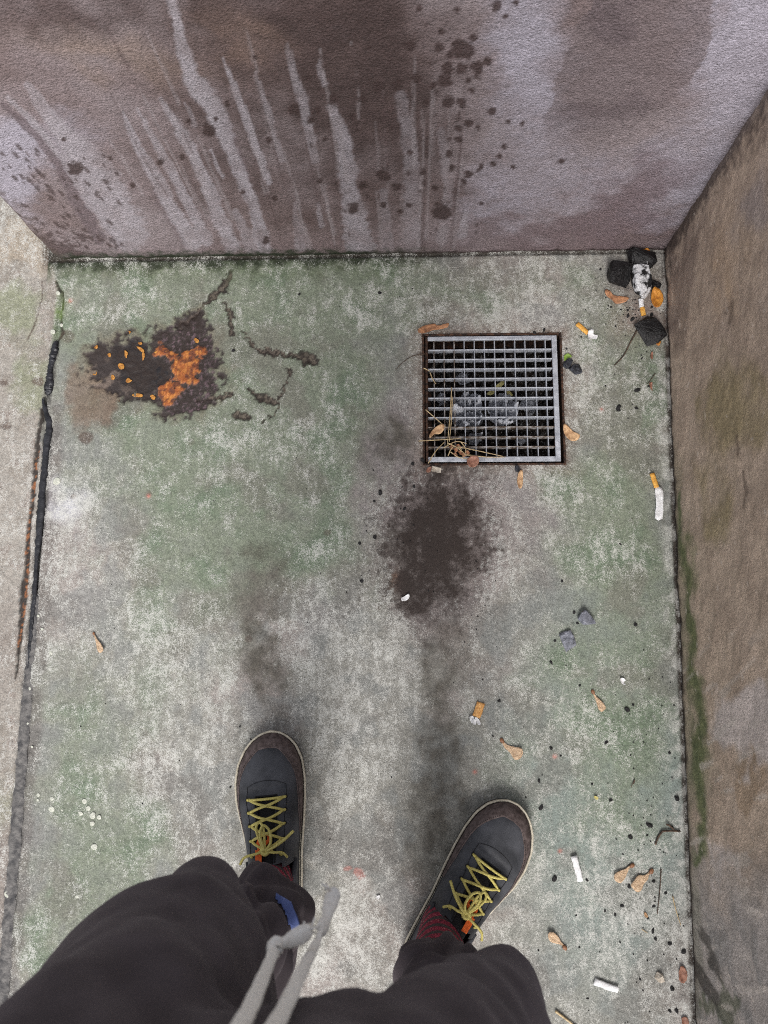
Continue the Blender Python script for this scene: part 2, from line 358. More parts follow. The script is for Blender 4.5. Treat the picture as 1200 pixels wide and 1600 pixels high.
    ls = mixc(ls, (128, 132, 108), ss(.25, .8, blob(Xw, Yw, 20, 485, 55, 45) + .7 * blob(Xw, Yw, 45, 600, 30, 60) + .6 * blob(Xw, Yw, 10, 1270, 40, 90) + .5 * blob(Xw, Yw, 60, 700, 14, 80)) * .8)
    ls = mixc(ls, (124, 114, 108), ss(.3, .8, blob(Xw, Yw, 0, 1430, 50, 200) + .6 * blob(Xw, Yw, 10, 1000, 40, 150)) * .7)
    ls = mixc(ls, (158, 144, 126), ss(.3, .8, blob(Xw, Yw, 40, 390, 70, 45)) * .6)
    ls = mixc(ls, (74, 58, 50), ss(1.3, .6, stroke(X + wx * .1, Y, [(66, 440, 1.2), (65, 470, 1.2), (60, 490, 1.2), (52, 512, 1.2), (42, 530, 1)]) + (n4 - .5)) * .8)
    ls = mixc(ls, (84, 68, 60), ss(.4, .7, blob(X, Y, 60, 596, 12, 9) + blob(X, Y, 5, 598, 10, 6) + blob(X, Y, 8, 665, 12, 8) + (n4 - .5) * .5) * .75)
    out_ = (x < -.66) | (y > YB)
    A = np.where((lf > .01)[:, None] & (ck > 1.2)[:, None], A + (ls - A) * lf[:, None], A)
    A = mixc(A, (64, 62, 60), ss(1.1, .6, stroke(X + wx * .06, Y, [(90, 535, 5), (76, 612, 6), (72, 640, 6), (76, 690, 7), (66, 800, 8), (57, 880, 7), (48, 1000, 9), (40, 1120, 10), (28, 1260, 11), (15, 1420, 11), (3, 1580, 11)]) + (n3 - .5) * .7) * .75)
    A = mixc(A, (70, 58, 50), ss(.025, .004, np.hypot(np.maximum(x + .64, 0) + np.maximum(-.64 - x, 0), np.maximum(YB - y, 0)) + (n3 - .5) * .02) * .8)
    A = mixc(A, (76, 64, 54), ss(.02, .003, np.where(y > YB, np.abs(x + .645), 9) + (n3 - .5) * .016) * .8)
    # darkened margin along the walls, green-black line at the back wall
    eb = np.where(x > -.645, YB - y, 1.0)
    A = mixc(A, (74, 86, 58), ss(.05, .008, eb + (n3 - .5) * .04) * ss(760, 560, X) * .6)
    A = mixc(A, (40, 46, 32), ss(.026, .004, eb + (n3 - .5) * .03) * ss(760, 560, X) * .94)
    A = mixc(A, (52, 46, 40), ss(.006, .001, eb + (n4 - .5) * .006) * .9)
    A = mixc(A, (60, 52, 46), ss(.006, .001, xr(y) - x + (n4 - .5) * .005) * .95)  # dirt line, shadow of the wall gap painted in with it
    A = mixc(A, (190, 188, 182), ss(.030, .008, xr(y) - x) * ss(.45, .6, n3) * .45)
    cr = blob(Xw, Yw, 1005, 470, 45, 60); A = mixc(A, (132, 112, 104), cr * .7)
    # seat of the drain frame
    dr = np.maximum(np.maximum(GX0 - x, x - GX1), np.maximum(GY0 - y, y - GY1))
    A = mixc(A, (70, 54, 44), ss(.007, .0, dr + (n4 - .5) * .007) * .9)
    A = mixc(A, (128, 116, 106), ss(.035, .0, dr + (n3 - .5) * .02) * .45)
    # relief
    d = (n2 - .5) * .0022 + (n3 - .5) * .0012 + (n4 - .5) * .0005
    d = d - sm * .0030 - tar * .0008 + om * .0012 + sm * (n4 - .5) * .0012 - ss(1.05, .7, spl) * .0022 - ss(1.1, .6, ck) * .0022 - wm * .0006
    jg = stroke(X, Y, [(97, 455, 2), (86, 540, 3), (70, 625, 3), (66, 800, 3), (48, 1000, 4), (28, 1260, 4), (3, 1580, 4), (-6, 1700, 4)]); d = d - ss(1.2, .4, jg) * .006
    tr = ss(.0045, .0015, xr(y) - x) + ss(.004, .001, np.where((eb > -.004) & (x > -.64), eb, 1)); d = d - tr * .003
    d = np.where(dr < .012, d * .3, d)
    grain = np.clip(1 - wm * .35 - tar * .6 - om * .4, 0, 1)
    wet = np.clip(np.maximum(tar * .6, sm * .45) + wm * .15 + om * .1, 0, 1)
    pale = pale - dm * .22 - wm * .5 - sm * .8 - halo * .1 - ss(1.3, .9, spl) - ss(1.3, .9, ck) - gm * .05
    return A, grain, wet, d, pale, soot
FU = lines((-1.60, -0.78, .05), (-0.78, GX0, .0023), (GX0, GX1, .0026), (GX1, 0.445, .0023), (0.445, 0.60, .03))
FV = lines((-2.2, -0.62, .06), (-0.62, GY0, .0023), (GY0, GY1, .0026), (GY1, 0.668, .0023), (0.668, 0.83, .0034), (0.83, 1.6, .06))
m_floor = surface_mat('algae_stained_cement', 430, 0.36, 0.6, 330, 0.0015, 0.86, pit=0.14, stipple=560)
def fpos(u, v): return np.stack([u, v, np.zeros_like(u)], 1), np.tile(np.array([0, 0, 1.0]), (len(u), 1))
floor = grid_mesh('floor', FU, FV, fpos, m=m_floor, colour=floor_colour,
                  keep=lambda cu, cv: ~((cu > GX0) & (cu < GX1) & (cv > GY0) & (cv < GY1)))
tag(floor, kind='structure')

# ------------------------------------------------------------------ walls
DARK_SPOTS = [(725, 77, 14), (739, 61, 6), (776, 9, 7), (715, 13, 5), (642, 73, 7), (687, 76, 7), (700, 106, 9), (720, 106, 9), (745, 106, 9), (762, 95, 6), (701, 86, 5), (695, 127, 9), (650, 122, 6),
    (676, 133, 5), (622, 134, 8), (732, 125, 4), (737, 142, 4), (665, 161, 5), (702, 160, 9), (722, 161, 7), (770, 173, 6), (732, 192, 6), (717, 201, 5), (716, 217, 5), (747, 199, 4), (795, 190, 3), (816, 193, 3),
    (788, 229, 4), (780, 244, 4), (770, 256, 4), (752, 260, 4), (701, 240, 5), (706, 262, 5), (731, 273, 6), (725, 283, 4), (680, 292, 5), (620, 291, 7), (691, 330, 12), (752, 318, 3), (605, 275, 6), (626, 331, 4),
    (639, 320, 4), (877, 252, 4), (802, 261, 3), (327, 204, 9), (460, 172, 8), (520, 157, 7), (480, 121, 4), (485, 186, 5), (497, 171, 5), (590, 137, 8), (567, 155, 6), (550, 183, 5), (507, 218, 4), (595, 272, 8),
    (565, 290, 6), (552, 325, 8), (117, 263, 10), (207, 290, 4), (100, 218, 3), (172, 248, 3), (295, 190, 4), (337, 186, 3), (355, 162, 4), (285, 246, 4), (806, 3, 5), (398, 90, 2.5), (420, 220, 4), (500, 283, 4), (430, 310, 4),
    (640, 240, 4), (600, 320, 4), (660, 270, 4), (415, 375, 5), (380, 300, 4), (250, 255, 4), (690, 50, 4), (655, 15, 4), (790, 25, 3)]
LIGHT_RUNS = [([(262, -40, 4), (268, 5, 6), (285, 70, 8), (297, 120, 12), (330, 162, 14), (346, 200, 12), (362, 240, 8), (382, 285, 9), (398, 330, 8), (412, 388, 11)], .95),
    ([(350, 92, 2), (368, 140, 5), (388, 195, 6), (402, 240, 6), (420, 285, 4)], .8), ([(399, 112, 1.5), (418, 170, 4), (440, 250, 4)], .55), ([(446, 70, 2), (466, 130, 7), (480, 190, 8), (492, 250, 5)], .6),
    ([(500, 95, 2), (505, 130, 5)], .5), ([(518, 165, 6), (538, 225, 11), (547, 300, 12), (562, 385, 20)], .8), ([(190, 176, 2), (212, 222, 6), (244, 278, 9), (270, 330, 9), (302, 378, 12)], .85),
    ([(214, 170, 2), (248, 232, 5), (280, 290, 7), (322, 375, 9)], .75), ([(250, 154, 2), (283, 205, 8), (313, 262, 8), (334, 318, 9), (362, 382, 12)], .85), ([(329, 234, 2), (348, 276, 3)], .7),
    ([(14, 152, 3), (60, 200, 5), (98, 250, 4), (128, 300, 5), (165, 352, 5)], .7), ([(44, 132, 5), (80, 188, 10), (120, 235, 20), (160, 290, 26), (200, 362, 26)], .9), ([(460, 318, 2), (470, 385, 8)], .5),
    ([(496, 318, 2), (502, 352, 4)], .55), ([(628, 150, 8), (642, 240, 10), (645, 380, 12)], .45), ([(690, 205, 5), (700, 300, 7), (690, 375, 8)], .35), ([(728, 332, 3), (722, 366, 7)], .8), ([(290, 160, 2), (305, 195, 4)], .4),
    ([(370, 330, 5), (392, 388, 9)], .5), ([(600, 300, 6), (606, 385, 8)], .35)]
DARK_RUNS = [([(4, 162, 5), (60, 214, 8), (95, 264, 9), (122, 318, 12), (155, 372, 10)], .8), ([(112, 256, 4), (150, 318, 8), (186, 380, 8)], .75), ([(352, 190, 5), (372, 235, 5), (388, 280, 4)], .6), ([(240, 300, 4), (262, 340, 5), (290, 385, 5)], .4)]
def back_colour(P, X, Y):
    x, z = P[:, 0], P[:, 2]
    n1 = fbm(x, z, 5, 5, 101); n2 = fbm(x, z, 20, 4, 111); n3 = fbm(x, z, 70, 4, 121); n4 = fbm(x, z, 190, 3, 131)
    v = fbm(x, z * .2, 28, 4, 141)
    wx, wy = (fbm(x, z, 14, 4, 151) - .5) * 80, (fbm(x, z, 14, 4, 161) - .5) * 80
    jx = (fbm(x, z, 26, 3, 171) - .5) * 12
    Xw, Yw = X + wx, Y + wy
    A = np.tile(s2l((134, 121, 123)), (len(x), 1))
    A = mixc(A, (112, 95, 93), ss(.4, .7, n1) * .6)
    A = mixc(A, (144, 134, 137), ss(.5, .25, n1) * .5)
    dk = sum(a * blob(Xw, Yw, *b) for a, b in ((1.0, (450, 30, 210, 110)), (.8, (560, 180, 150, 130)), (.9, (90, 20, 190, 55)), (.6, (330, 200, 130, 90)), (.35, (640, 120, 90, 150)), (.45, (480, 300, 150, 80)), (.35, (250, 330, 120, 70)), (.28, (700, 260, 90, 110))))  # damp stains, with the person's body shadow painted into the centre
    dk = dk + ss(-10, -120, Y) * .4 * n1
    A = mixc(A, (82, 66, 64), ss(.1, 1.15, dk + (n1 - .5) * .4 + (v - .5) * .35 + (n2 - .5) * .3) * .9)
    A = mixc(A, (68, 54, 53), ss(.75, 1.3, dk + (n2 - .5) * .7) * .65)
    # warm dry blush on the left
    A = mixc(A, (136, 116, 104), blob(Xw, Yw, 170, 85, 130, 28, 10) * .6)
    A = mixc(A, (128, 106, 96), blob(Xw, Yw, 380, 55, 80, 26, 20) * .5)
    # pale bluish paint; sky light painted in at far left and upper right
    lt = sum(a * blob(Xw, Yw, *b) for a, b in ((1.0, (10, 260, 70, 75)), (.35, (120, 200, 70, 50)), (.8, (820, 60, 70, 110)), (.5, (850, 250, 110, 120)), (1.1, (1170, 90, 90, 140)), (.7, (1080, 260, 80, 70)), (.4, (1000, 300, 120, 60)), (.35, (760, 330, 70, 60))))
    A = mixc(A, (166, 161, 173), ss(.12, .85, lt + (n1 - .5) * .35 + (n3 - .5) * .2) * .85)
    # damp ghost with a hard edge on the right
    pol = [(930, -260), (930, 0), (905, 40), (880, 95), (858, 170), (850, 215), (900, 240), (980, 200), (1060, 150), (1095, 110), (1110, 60), (1116, 0), (1120, -260)]
    gm = inpoly(X + jx * 1.2, Y + jx, pol)
    soft = ss(.2, .6, gm.astype(float)) * (ss(260, 120, Y + wy * .8) * .75 + .1)
    A = mixc(A, (118, 106, 108), soft * .9)
    A = mixc(A, (94, 82, 86), soft * ss(.35, .8, np.maximum(blob(Xw, Yw, 930, 175, 120, 40, -12), .8 * blob(Xw, Yw, 950, 30, 60, 50))) * .7)
    A = mixc(A, (112, 96, 100), ss(.2, .9, blob(Xw, Yw, 1000, 300, 110, 45, -35) + .8 * blob(Xw, Yw, 860, 370, 160, 34)) * .75)
    A = mixc(A, (116, 100, 102), ss(.1, .0, z) * .45)
    # runs of cleaned and of damp paint
    for pts, k in DARK_RUNS: A = mixc(A, (106, 93, 97), ss(1.15, .75, stroke(X + jx * .6, Y, pts) + (n3 - .5) * .5) * k)
    for pts, k in LIGHT_RUNS:
        f = ss(1.25, .75, stroke(X + jx * .5, Y, pts) * .88 + (n3 - .5) * .55 + (n2 - .5) * .5)
        A = mixc(A, (160, 153, 159), f * k * (.55 + .45 * ss(.25, .65, n2)))
    rng = random.Random(77)
    for i in range(46):
        x0, y0 = rng.uniform(120, 740), rng.uniform(40, 300); a = (x0 - 645) / (y0 - 1000); y1 = min(y0 + rng.uniform(60, 260), 388); w0 = rng.uniform(1.2, 3.4)
        f = ss(1.6, .3, stroke(X + jx * .3, Y, [(x0, y0, w0 * .6), (x0 + a * (y1 - y0) * .5 + rng.uniform(-3, 3), (y0 + y1) / 2, w0), (x0 + a * (y1 - y0), y1, w0 * rng.uniform(.8, 1.8))]) + (n3 - .5) * .7)
        if i % 3: A = mixc(A, (156, 147, 150), f * rng.uniform(.2, .5))
        else: A = mixc(A, (84, 68, 68), f * rng.uniform(.25, .5))
    # splashes
    sm = np.zeros(len(x))
    for cx, cy, r in DARK_SPOTS:
        sm = np.maximum(sm, ss(1.25, .85, np.hypot((X - cx) / r, (Y - cy) / r * 1.0) * .92 + (n3 - .5) * 1.1 + (n4 - .5) * .3))
    rng = random.Random(3)
    for i in range(150):
        if i < 90: cx, cy, r = rng.uniform(0, 190), rng.uniform(230, 400), rng.uniform(1.2, 4.0)
        else: cx, cy, r = rng.gauss(650, 70), rng.uniform(30, 380), rng.uniform(1.2, 3.2)
        a = (cx - 645) / (cy - 1000)
        ex = (X - cx) - a * (Y - cy)
        sm = np.maximum(sm, .8 * ss(1.25, .8, np.hypot(ex / r, (Y - cy) / r / 1.4) + (n3 - .5) * .9))
    A = mixc(A, (64, 48, 47), sm * .9)
    A = mixc(A, (80, 66, 66), ss(.55, .8, blob(Xw, Yw, 70, 385, 130, 22) + (n3 - .5) * .9) * .85)
    # dirt and moss where the wall meets the floor
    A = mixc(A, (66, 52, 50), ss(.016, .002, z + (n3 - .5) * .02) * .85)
    A = mixc(A, (40, 50, 32), ss(.034, .006, z + (n3 - .5) * .028) * ss(760, 520, X) * .92)
    ec = xr(YB) - x
    A = mixc(A, (84, 74, 76), ss(.008, .001, ec) * .5)
    d = (n3 - .5) * .0016 + (n2 - .5) * .0022
    d = d - ss(.012, .0, z) * .004
    rr_ = .026 + (n2 - .5) * .012; rc = np.clip(rr_ - (x + .640), 0, rr_); d = d - (rr_ - np.sqrt(np.maximum(rr_ ** 2 - rc ** 2, 0)))      # rounded end of the wall
    A = mixc(A, (84, 70, 66), ss(.035, .004, (x + .64) + (n3 - .5) * .05) * .7)
    return A, np.clip(1 - sm * .5, 0, 1), sm * .25, d
WH = 0.66; WHR = 0.50
BU = lines((-0.640, 0.445, .0030), (0.445, 0.60, .03)); BV = lines((-0.02, WH, .0030))
m_back = surface_mat('damp_mauve_masonry_paint', 460, 0.30, 1.0, 330, 0.0038, 0.58, stretch=(0.85, 1, 1.15))
def bpos(u, v): return np.stack([u, np.full_like(u, YB), v], 1), np.tile(np.array([0, -1.0, 0]), (len(u), 1))
wb = grid_mesh('rendered_wall', BU, BV, bpos, m=m_back, colour=back_colour, extra_boxes=[boxq(-0.639, 0.60, YB + .024, YB + 0.16, -.02, WH, skip=('front',))])
tag(wb, 'mauve painted wall with pale drip runs and dark splashes behind the drain', 'wall')

def right_colour(P, X, Y):
    y, z = P[:, 1], P[:, 2]
    n1 = fbm(y, z, 4, 5, 201); n2 = fbm(y, z, 16, 4, 211); n3 = fbm(y, z, 60, 4, 221); n4 = fbm(y, z, 190, 3, 231)
    v = fbm(y, z * .25, 26, 4, 241)
    wx, wy = (fbm(y, z, 14, 4, 251) - .5) * 50, (fbm(y, z, 10, 4, 261) - .5) * 110
    Xw, Yw = X + wx, Y + wy
    A = np.tile(s2l((188, 168, 151)), (len(y), 1))
    A = mixc(A, (156, 136, 121), ss(.42, .65, n2) * .4); A = mixc(A, (186, 168, 156), ss(.56, .8, n1) * .4)
    A = mixc(A, (146, 132, 94), ss(.25, .9, blob(Xw, Yw, 1130, 640, 45, 90) + .7 * blob(Xw, Yw, 1120, 800, 40, 60) + .6 * blob(Xw, Yw, 1190, 640, 30, 60) + (n2 - .5) * .4) * .7)
    A = mixc(A, (190, 160, 128), blob(Xw, Yw, 1135, 420, 16, 70) * .5)
    A = mixc(A, (160, 150, 150), ss(.4, .9, blob(Xw, Yw, 1185, 330, 40, 90)) * .6)
    A = mixc(A, (118, 102, 96), ss(.35, .9, blob(Xw, Yw, 1065, 440, 40, 110, 12) + (n2 - .5) * .3) * .6)
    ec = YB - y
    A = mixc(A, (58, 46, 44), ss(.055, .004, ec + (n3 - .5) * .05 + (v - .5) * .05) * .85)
    A = mixc(A, (152, 138, 134), ss(.02, .004, ec) * ss(.16, .3, z) * .35)
    # lower part of the picture: paler and greyer
    A = mixc(A, (204, 193, 190), ss(.35, .8, blob(Xw, Yw, 1150, 1150, 50, 70) + .9 * blob(Xw, Yw, 1200, 1150, 40, 60) + .7 * blob(Xw, Yw, 1130, 1340, 34, 50) + (n3 - .5) * .25) * .8)
    A = mixc(A, (156, 132, 108), ss(.45, .7, blob(Xw, Yw, 1170, 1235, 40, 30) + (n3 - .5) * .2) * .6)
    A = mixc(A, (160, 156, 156), ss(1290, 1450, Yw) * .75)
    A = mixc(A, (118, 118, 118), ss(1290, 1560, Yw) * ss(.45, .7, n2) * .6)
    # moss at the foot
    ms = stroke(Xw * .5 + X * .5, Y, [(1058, 770, 3), (1072, 860, 10), (1076, 960, 7), (1086, 1060, 9), (1094, 1180, 12), (1092, 1260, 9), (1100, 1315, 9), (1090, 1350, 4)])
    mm = ss(1.7, .2, ms + (n3 - .5) * .5 + (v - .5) * .8)
    A = mixc(A, (92, 104, 60), mm * .85); A = mixc(A, (70, 80, 50), mm * ss(.45, .65, n3) * .55)
    A = mixc(A, (70, 78, 52), ss(.5, .75, blob(Xw, Yw, 1125, 1575, 40, 30) + (n3 - .5) * .5) * .7)
    A = mixc(A, (92, 96, 70), ss(.06, .01, z + (n2 - .5) * .05) * ss(620, 760, Y) * .45)
    A = mixc(A, (206, 196, 188), ss(.74, .80, fbm(y * 1.0 - z * .35, z * .12, 70, 2, 291)) * ss(900, 1150, Y) * .5)
    # streaks of damp and dirty foot with the gap's shadow painted in
    A = mixc(A, (62, 58, 54), ss(.58, .68, v) * ss(1380, 1480, Y) * ss(1140, 1110, Xw) * .85)
    A = mixc(A, (96, 80, 70), ss(.86, .95, fbm(y * 1.0, z, 40, 4, 271)) * .4)
    for pts in ([(1160, 735, 3), (1166, 770, 5), (1162, 795, 3)], [(1133, 490, 4), (1145, 470, 4), (1140, 505, 5)], [(1152, 680, 4), (1153, 710, 5)]):
        A = mixc(A, (92, 76, 66), ss(1.3, .4, stroke(X, Y, pts) * 1.5 + (n3 - .5) * .8) * .6)
    A = mixc(A, (214, 200, 188), ss(.90, .97, fbm(y, z, 75, 2, 281)) * .6)
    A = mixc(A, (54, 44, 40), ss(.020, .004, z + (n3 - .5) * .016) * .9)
    d = (n3 - .5) * .0014 + (n2 - .5) * .004 - ss(.01, 0, z) * .003
    return A, np.ones(len(y)), np.zeros(len(y)), d
RU = lines((-2.2, -0.62, .06), (-0.62, 0.675, .0034)); RV = lines((-0.02, 0.45, .0034), (0.45, WHR, .012))
m_right = surface_mat('brown_roughcast_paint', 460, 0.24, 0.9, 230, 0.0034, 0.68)
def rpos(u, v): return np.stack([xr(u), u, v], 1), np.tile(np.array([-1.0, 0.019, 0]), (len(u), 1))
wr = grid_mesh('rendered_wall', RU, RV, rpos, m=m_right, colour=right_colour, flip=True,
               extra_boxes=[([(xr(-2.2) + .002, -2.2, -.02), (.60, -2.2, -.02), (.60, YB, -.02), (xr(YB) + .002, YB, -.02), (xr(-2.2) + .002, -2.2, WHR), (.60, -2.2, WHR), (.60, YB, WHR), (xr(YB) + .002, YB, WHR)],
                             [(4, 5, 6, 7), (0, 1, 5, 4), (1, 2, 6, 5), (2, 3, 7, 6)])])
tag(wr, 'brown roughcast wall on the right with mossy green foot', 'wall')

# ground round the enclosure, out to the horizon
m_ground = M('grey_gravelly_ground', col(120, 116, 108), col(150, 145, 136), .9, 6, .4, 60)
bm = bmesh.new()
for x0, x1, y0, y1 in ((-60, 60, 1.6, 60), (-60, 60, -60, -2.2), (-60, -1.6, -2.2, 1.6), (.6, 60, -2.2, 1.6)):
    v = [bm.verts.new(p) for p in ((x0, y0, -.004), (x1, y0, -.004), (x1, y1, -.004), (x0, y1, -.004))]; bm.faces.new(v)
tag(build('ground', bm, m_ground, smooth=False), kind='structure')

# ------------------------------------------------------------------ drain
m_pit = M('wet_pit_concrete', col(30, 27, 25), col(66, 58, 52), .45, 40, .6, 160)
m_rust = M('rusty_angle_iron', col(38, 27, 22), col(88, 60, 44), .75, 160, .6, 400, contrast=(.4, .7))
m_zinc = M('weathered_galvanised_steel', col(160, 163, 170), col(196, 199, 206), .45, 90, .15, 500, metal=.25)
m_zinc_d = M('dirty_galvanised_steel', col(92, 78, 66), col(178, 174, 172), .6, 70, .3, 400, metal=.2, contrast=(.42, .62))
m_sludge = M('wet_black_sludge', col(20, 18, 17), col(70, 62, 55), .18, 60, .9, 140, bdist=.004, coat=.6)
DP = -0.20
bm = bmesh.new(); e = .012
for x0, x1, y0, y1 in ((GX0 - .03, GX0 + .002, GY0 - .03, GY1 + .03), (GX1 - .002, GX1 + .03, GY0 - .03, GY1 + .03), (GX0 + .002, GX1 - .002, GY0 - .03, GY0 + .002), (GX0 + .002, GX1 - .002, GY1 - .002, GY1 + .03)):
    box(bm, x0, x1, y0, y1, DP - .02, -.036)
box(bm, GX0 - .03, GX1 + .03, GY0 - .03, GY1 + .03, DP - .05, DP - .021)
pit = tag(build('drain_pit', bm, m_pit, smooth=False), kind='structure')
gx, gy = GX0 + (GX1 - GX0) / 2, (GY0 + GY1) / 2
fr = empty('rusty_surround', (gx, gy, -.036)); tag(fr, 'rusty brown iron frame set in the floor round the drain grating', 'frame')
T = .0035
def fbox(*a):
    bm = bmesh.new(); box(bm, *a); bmesh.ops.bevel(bm, geom=bm.edges[:], offset=.0006, segments=1, affect='EDGES'); return bm
for a in ((GX0, GX0 + T, GY0, GY1), (GX1 - T, GX1, GY0, GY1), (GX0 + T, GX1 - T, GY0, GY0 + T), (GX0 + T, GX1 - T, GY1 - T, GY1)):
    o = build('upright', fbox(*a, -.034, .001), m_rust, fr, False); o.matrix_parent_inverse = Matrix.Translation((-gx, -gy, .036))
for a in ((GX0, GX0 + .016, GY0, GY1), (GX1 - .012, GX1, GY0, GY1), (GX0 + .016, GX1 - .012, GY0, GY0 + .012), (GX0 + .016, GX1 - .012, GY1 - .012, GY1)):
    o = build('ledge', fbox(*a, -.0385, -.0345), m_rust, fr, False); o.matrix_parent_inverse = Matrix.Translation((-gx, -gy, .036))
grate = empty('drain_grating', (gx, gy, -.03)); tag(grate, 'square galvanised steel drain grating over a dark pit', 'grating')
PI_ = Matrix.Translation((-gx, -gy, .03))
hx0, hx1, hy0, hy1, ztop, zbot = GX0 + .0055, GX1 - .0085, GY0 + .006, GY1 - .0055, .0015, -.014
FW = .0085
for nm, a, mm in (('rim', (hx0, hx0 + .004, hy0, hy1), m_rust), ('rim', (hx1 - FW, hx1, hy0, hy1), m_zinc), ('rim', (hx0 + .004, hx1 - FW, hy0, hy0 + FW), m_zinc), ('rim', (hx0 + .004, hx1 - FW, hy1 - FW * .8, hy1), m_zinc)):
    o = build(nm, fbox(*a, ztop - .005, ztop), mm, grate, False); o.matrix_parent_inverse = PI_
    ax = a if a[1] - a[0] > a[3] - a[2] else a
for a in ((hx0 + .0005, hx0 + .0035, hy0 + .001, hy1 - .001), (hx1 - .0035, hx1 - .0005, hy0 + .001, hy1 - .001), (hx0 + .004, hx1 - .004, hy0 + .0005, hy0 + .0035), (hx0 + .004, hx1 - .004, hy1 - .0035, hy1 - .0005)):
    o = build('skirt', fbox(*a, zbot, ztop - .0053), m_zinc_d, grate, False); o.matrix_parent_inverse = PI_
bar_me = {}
NX, NY = 12, 11
ix0, ix1, iy0, iy1 = hx0 + .004, hx1 - FW, hy0 + FW, hy1 - FW * .8
for i in range(NX):
    x = ix0 + (ix1 - ix0) * (i + .62) / (NX + .25)
    bm = fbox(-.0008, .0008, iy0 + .0002, iy1 - .0002, zbot + .004, ztop - .0012)
    o = build('bearing_bar', bm, m_zinc_d if i < 3 else m_zinc, grate, False); o.matrix_parent_inverse = PI_; o.location = (x, 0, 0)
for j in range(NY):
    y = iy0 + (iy1 - iy0) * (j + 1) / (NY + 1)
    bm = fbox(ix0 + .0002, ix1 - .0002, -.0009, .0009, zbot, ztop - .0006)
    o = build('cross_bar', bm, m_zinc if j > 2 else m_zinc_d, grate, False); o.matrix_parent_inverse = PI_; o.location = (0, y, 0)
# what lies in the pit
uu, vv = np.meshgrid(np.linspace(GX0 + .003, GX1 - .003, 110), np.linspace(GY0 + .003, GY1 - .003, 105)); u, v = uu.ravel(), vv.ravel()
hz = -.078 + (fbm(u, v, 22, 4, 401) - .5) * .06 + np.abs(fbm(u, v, 70, 3, 411) - .5) * .05
me = bpy.data.meshes.new('sludge'); nu = 110
Q = [(r * nu + c, r * nu + c + 1, (r + 1) * nu + c + 1, (r + 1) * nu + c) for r in range(104) for c in range(nu - 1)]
me.from_pydata([tuple(p) for p in zip(u.tolist(), v.tolist(), hz.tolist())], [], Q); me.materials.append(m_sludge); me.polygons.foreach_set('use_smooth', [True] * len(Q))
tag(link('sludge', me), 'wet black leaf sludge at the bottom of the drain', 'sludge', kind='stuff')
m_film = bpy.data.materials.new('wet_plastic_film'); m_film.use_nodes = True
b = m_film.node_tree.nodes['Principled BSDF']; b.inputs['Base Color'].default_value = col(196, 198, 204); b.inputs['Roughness'].default_value = .08; b.inputs['Alpha'].default_value = .9; b.inputs['Coat Weight'].default_value = .6
def crumple(name, pts, z, amp, seed, m, label, cat):
    P = [at(px, py, z) for px, py in pts]; c = sum(P, Vector()) / len(P); n = 16
    bm = bmesh.new(); ring = catmull(P, 8, True); vs_ = []
    for k in range(n + 1):
        f = k / n
        vs_.append([bm.verts.new((c.lerp(p, f))) for p in ring])
    for r in vs_:
        for q in r:
            a = np.array([q.co.x]); d = np.array([q.co.y])
            q.co.z += float(abs(fbm(a, d, 48, 3, seed)[0] - .5) * 2 * amp + abs(fbm(a, d, 150, 2, seed + 9)[0] - .5) * amp * .7)
    m_ = len(ring)
    for k in range(n):
        for i in range(m_): bm.faces.new((vs_[k][i], vs_[k][(i + 1) % m_], vs_[k + 1][(i + 1) % m_], vs_[k + 1][i]))
    bmesh.ops.remove_doubles(bm, verts=bm.verts, dist=.00005)
    return tag(build(name, bm, m, None, False, c), label, cat)
crumple('plastic_film', [(705, 634), (722, 620), (745, 622), (752, 650), (742, 676), (715, 670), (703, 655)], -.038, .05, 421, m_film, 'crumpled clear plastic film in the drain, left piece', 'plastic')
crumple('plastic_film', [(768, 626), (790, 618), (803, 636), (804, 662), (785, 672), (768, 664), (760, 645)], -.036, .045, 431, m_film, 'crumpled clear plastic film in the drain, right piece', 'plastic')

for k, (px, py, r, z) in enumerate(((722, 596, 11, -.05), (748, 655, 9, -.045), (824, 640, 13, -.05), (742, 688, 12, -.05), (815, 690, 8, -.055), (690, 628, 8, -.045))):
    rg = random.Random(70 + k); pts = [(px + r * rg.uniform(.6, 1.3) * math.cos(q * 1.047), py + r * rg.uniform(.6, 1.3) * math.sin(q * 1.047)) for q in range(6)]
    crumple('plastic_scrap', pts, z, .04, 441 + k, m_film, ('small clear plastic scrap in the drain above the two films', 'clear plastic scrap in the drain between the two films', 'clear plastic scrap in the drain right of the films', 'clear plastic scrap in the drain below the left film', 'clear plastic scrap in the drain below the right film', 'clear plastic scrap in the drain near its left edge')[k], 'plastic')
# ------------------------------------------------------------------ small litter
m_leaf_t = M('tan_leaf', col(158, 118, 84), col(214, 176, 134), .6, 130, .3, 500)
m_leaf_o = M('orange_leaf', col(170, 104, 40), col(222, 152, 62), .55, 120, .3, 500)
m_flake = M('orange_flake', col(140, 88, 36), col(196, 140, 66), .7, 300, .3, 500)
m_leaf_b = M('brown_leaf', col(126, 86, 62), col(188, 136, 98), .6, 120, .3, 500)
m_leaf_r = M('reddish_leaf', col(118, 78, 62), col(168, 122, 102), .6, 120, .3, 500)
m_leaf_y = M('yellow_leaf', col(170, 158, 92), col(206, 196, 130), .5, 120, .2, 500)
m_seed = M('maple_seed_skin', col(96, 62, 44), col(166, 118, 84), .5, 200, .3, 600)
m_wing = M('maple_seed_wing', col(172, 140, 108), col(226, 198, 166), .5, 240, .6, 700, stretch=(1, 4, 1))
m_paper = M('cigarette_paper', col(214, 212, 212), col(238, 238, 238), .8, 160, .3, 500)
m_filter = M('cork_print_filter', col(206, 144, 58), col(232, 178, 88), .7, 260, .2, 500)
m_filter_t = M('worn_cork_filter', col(188, 132, 72), col(220, 170, 108), .75, 260, .3, 500)
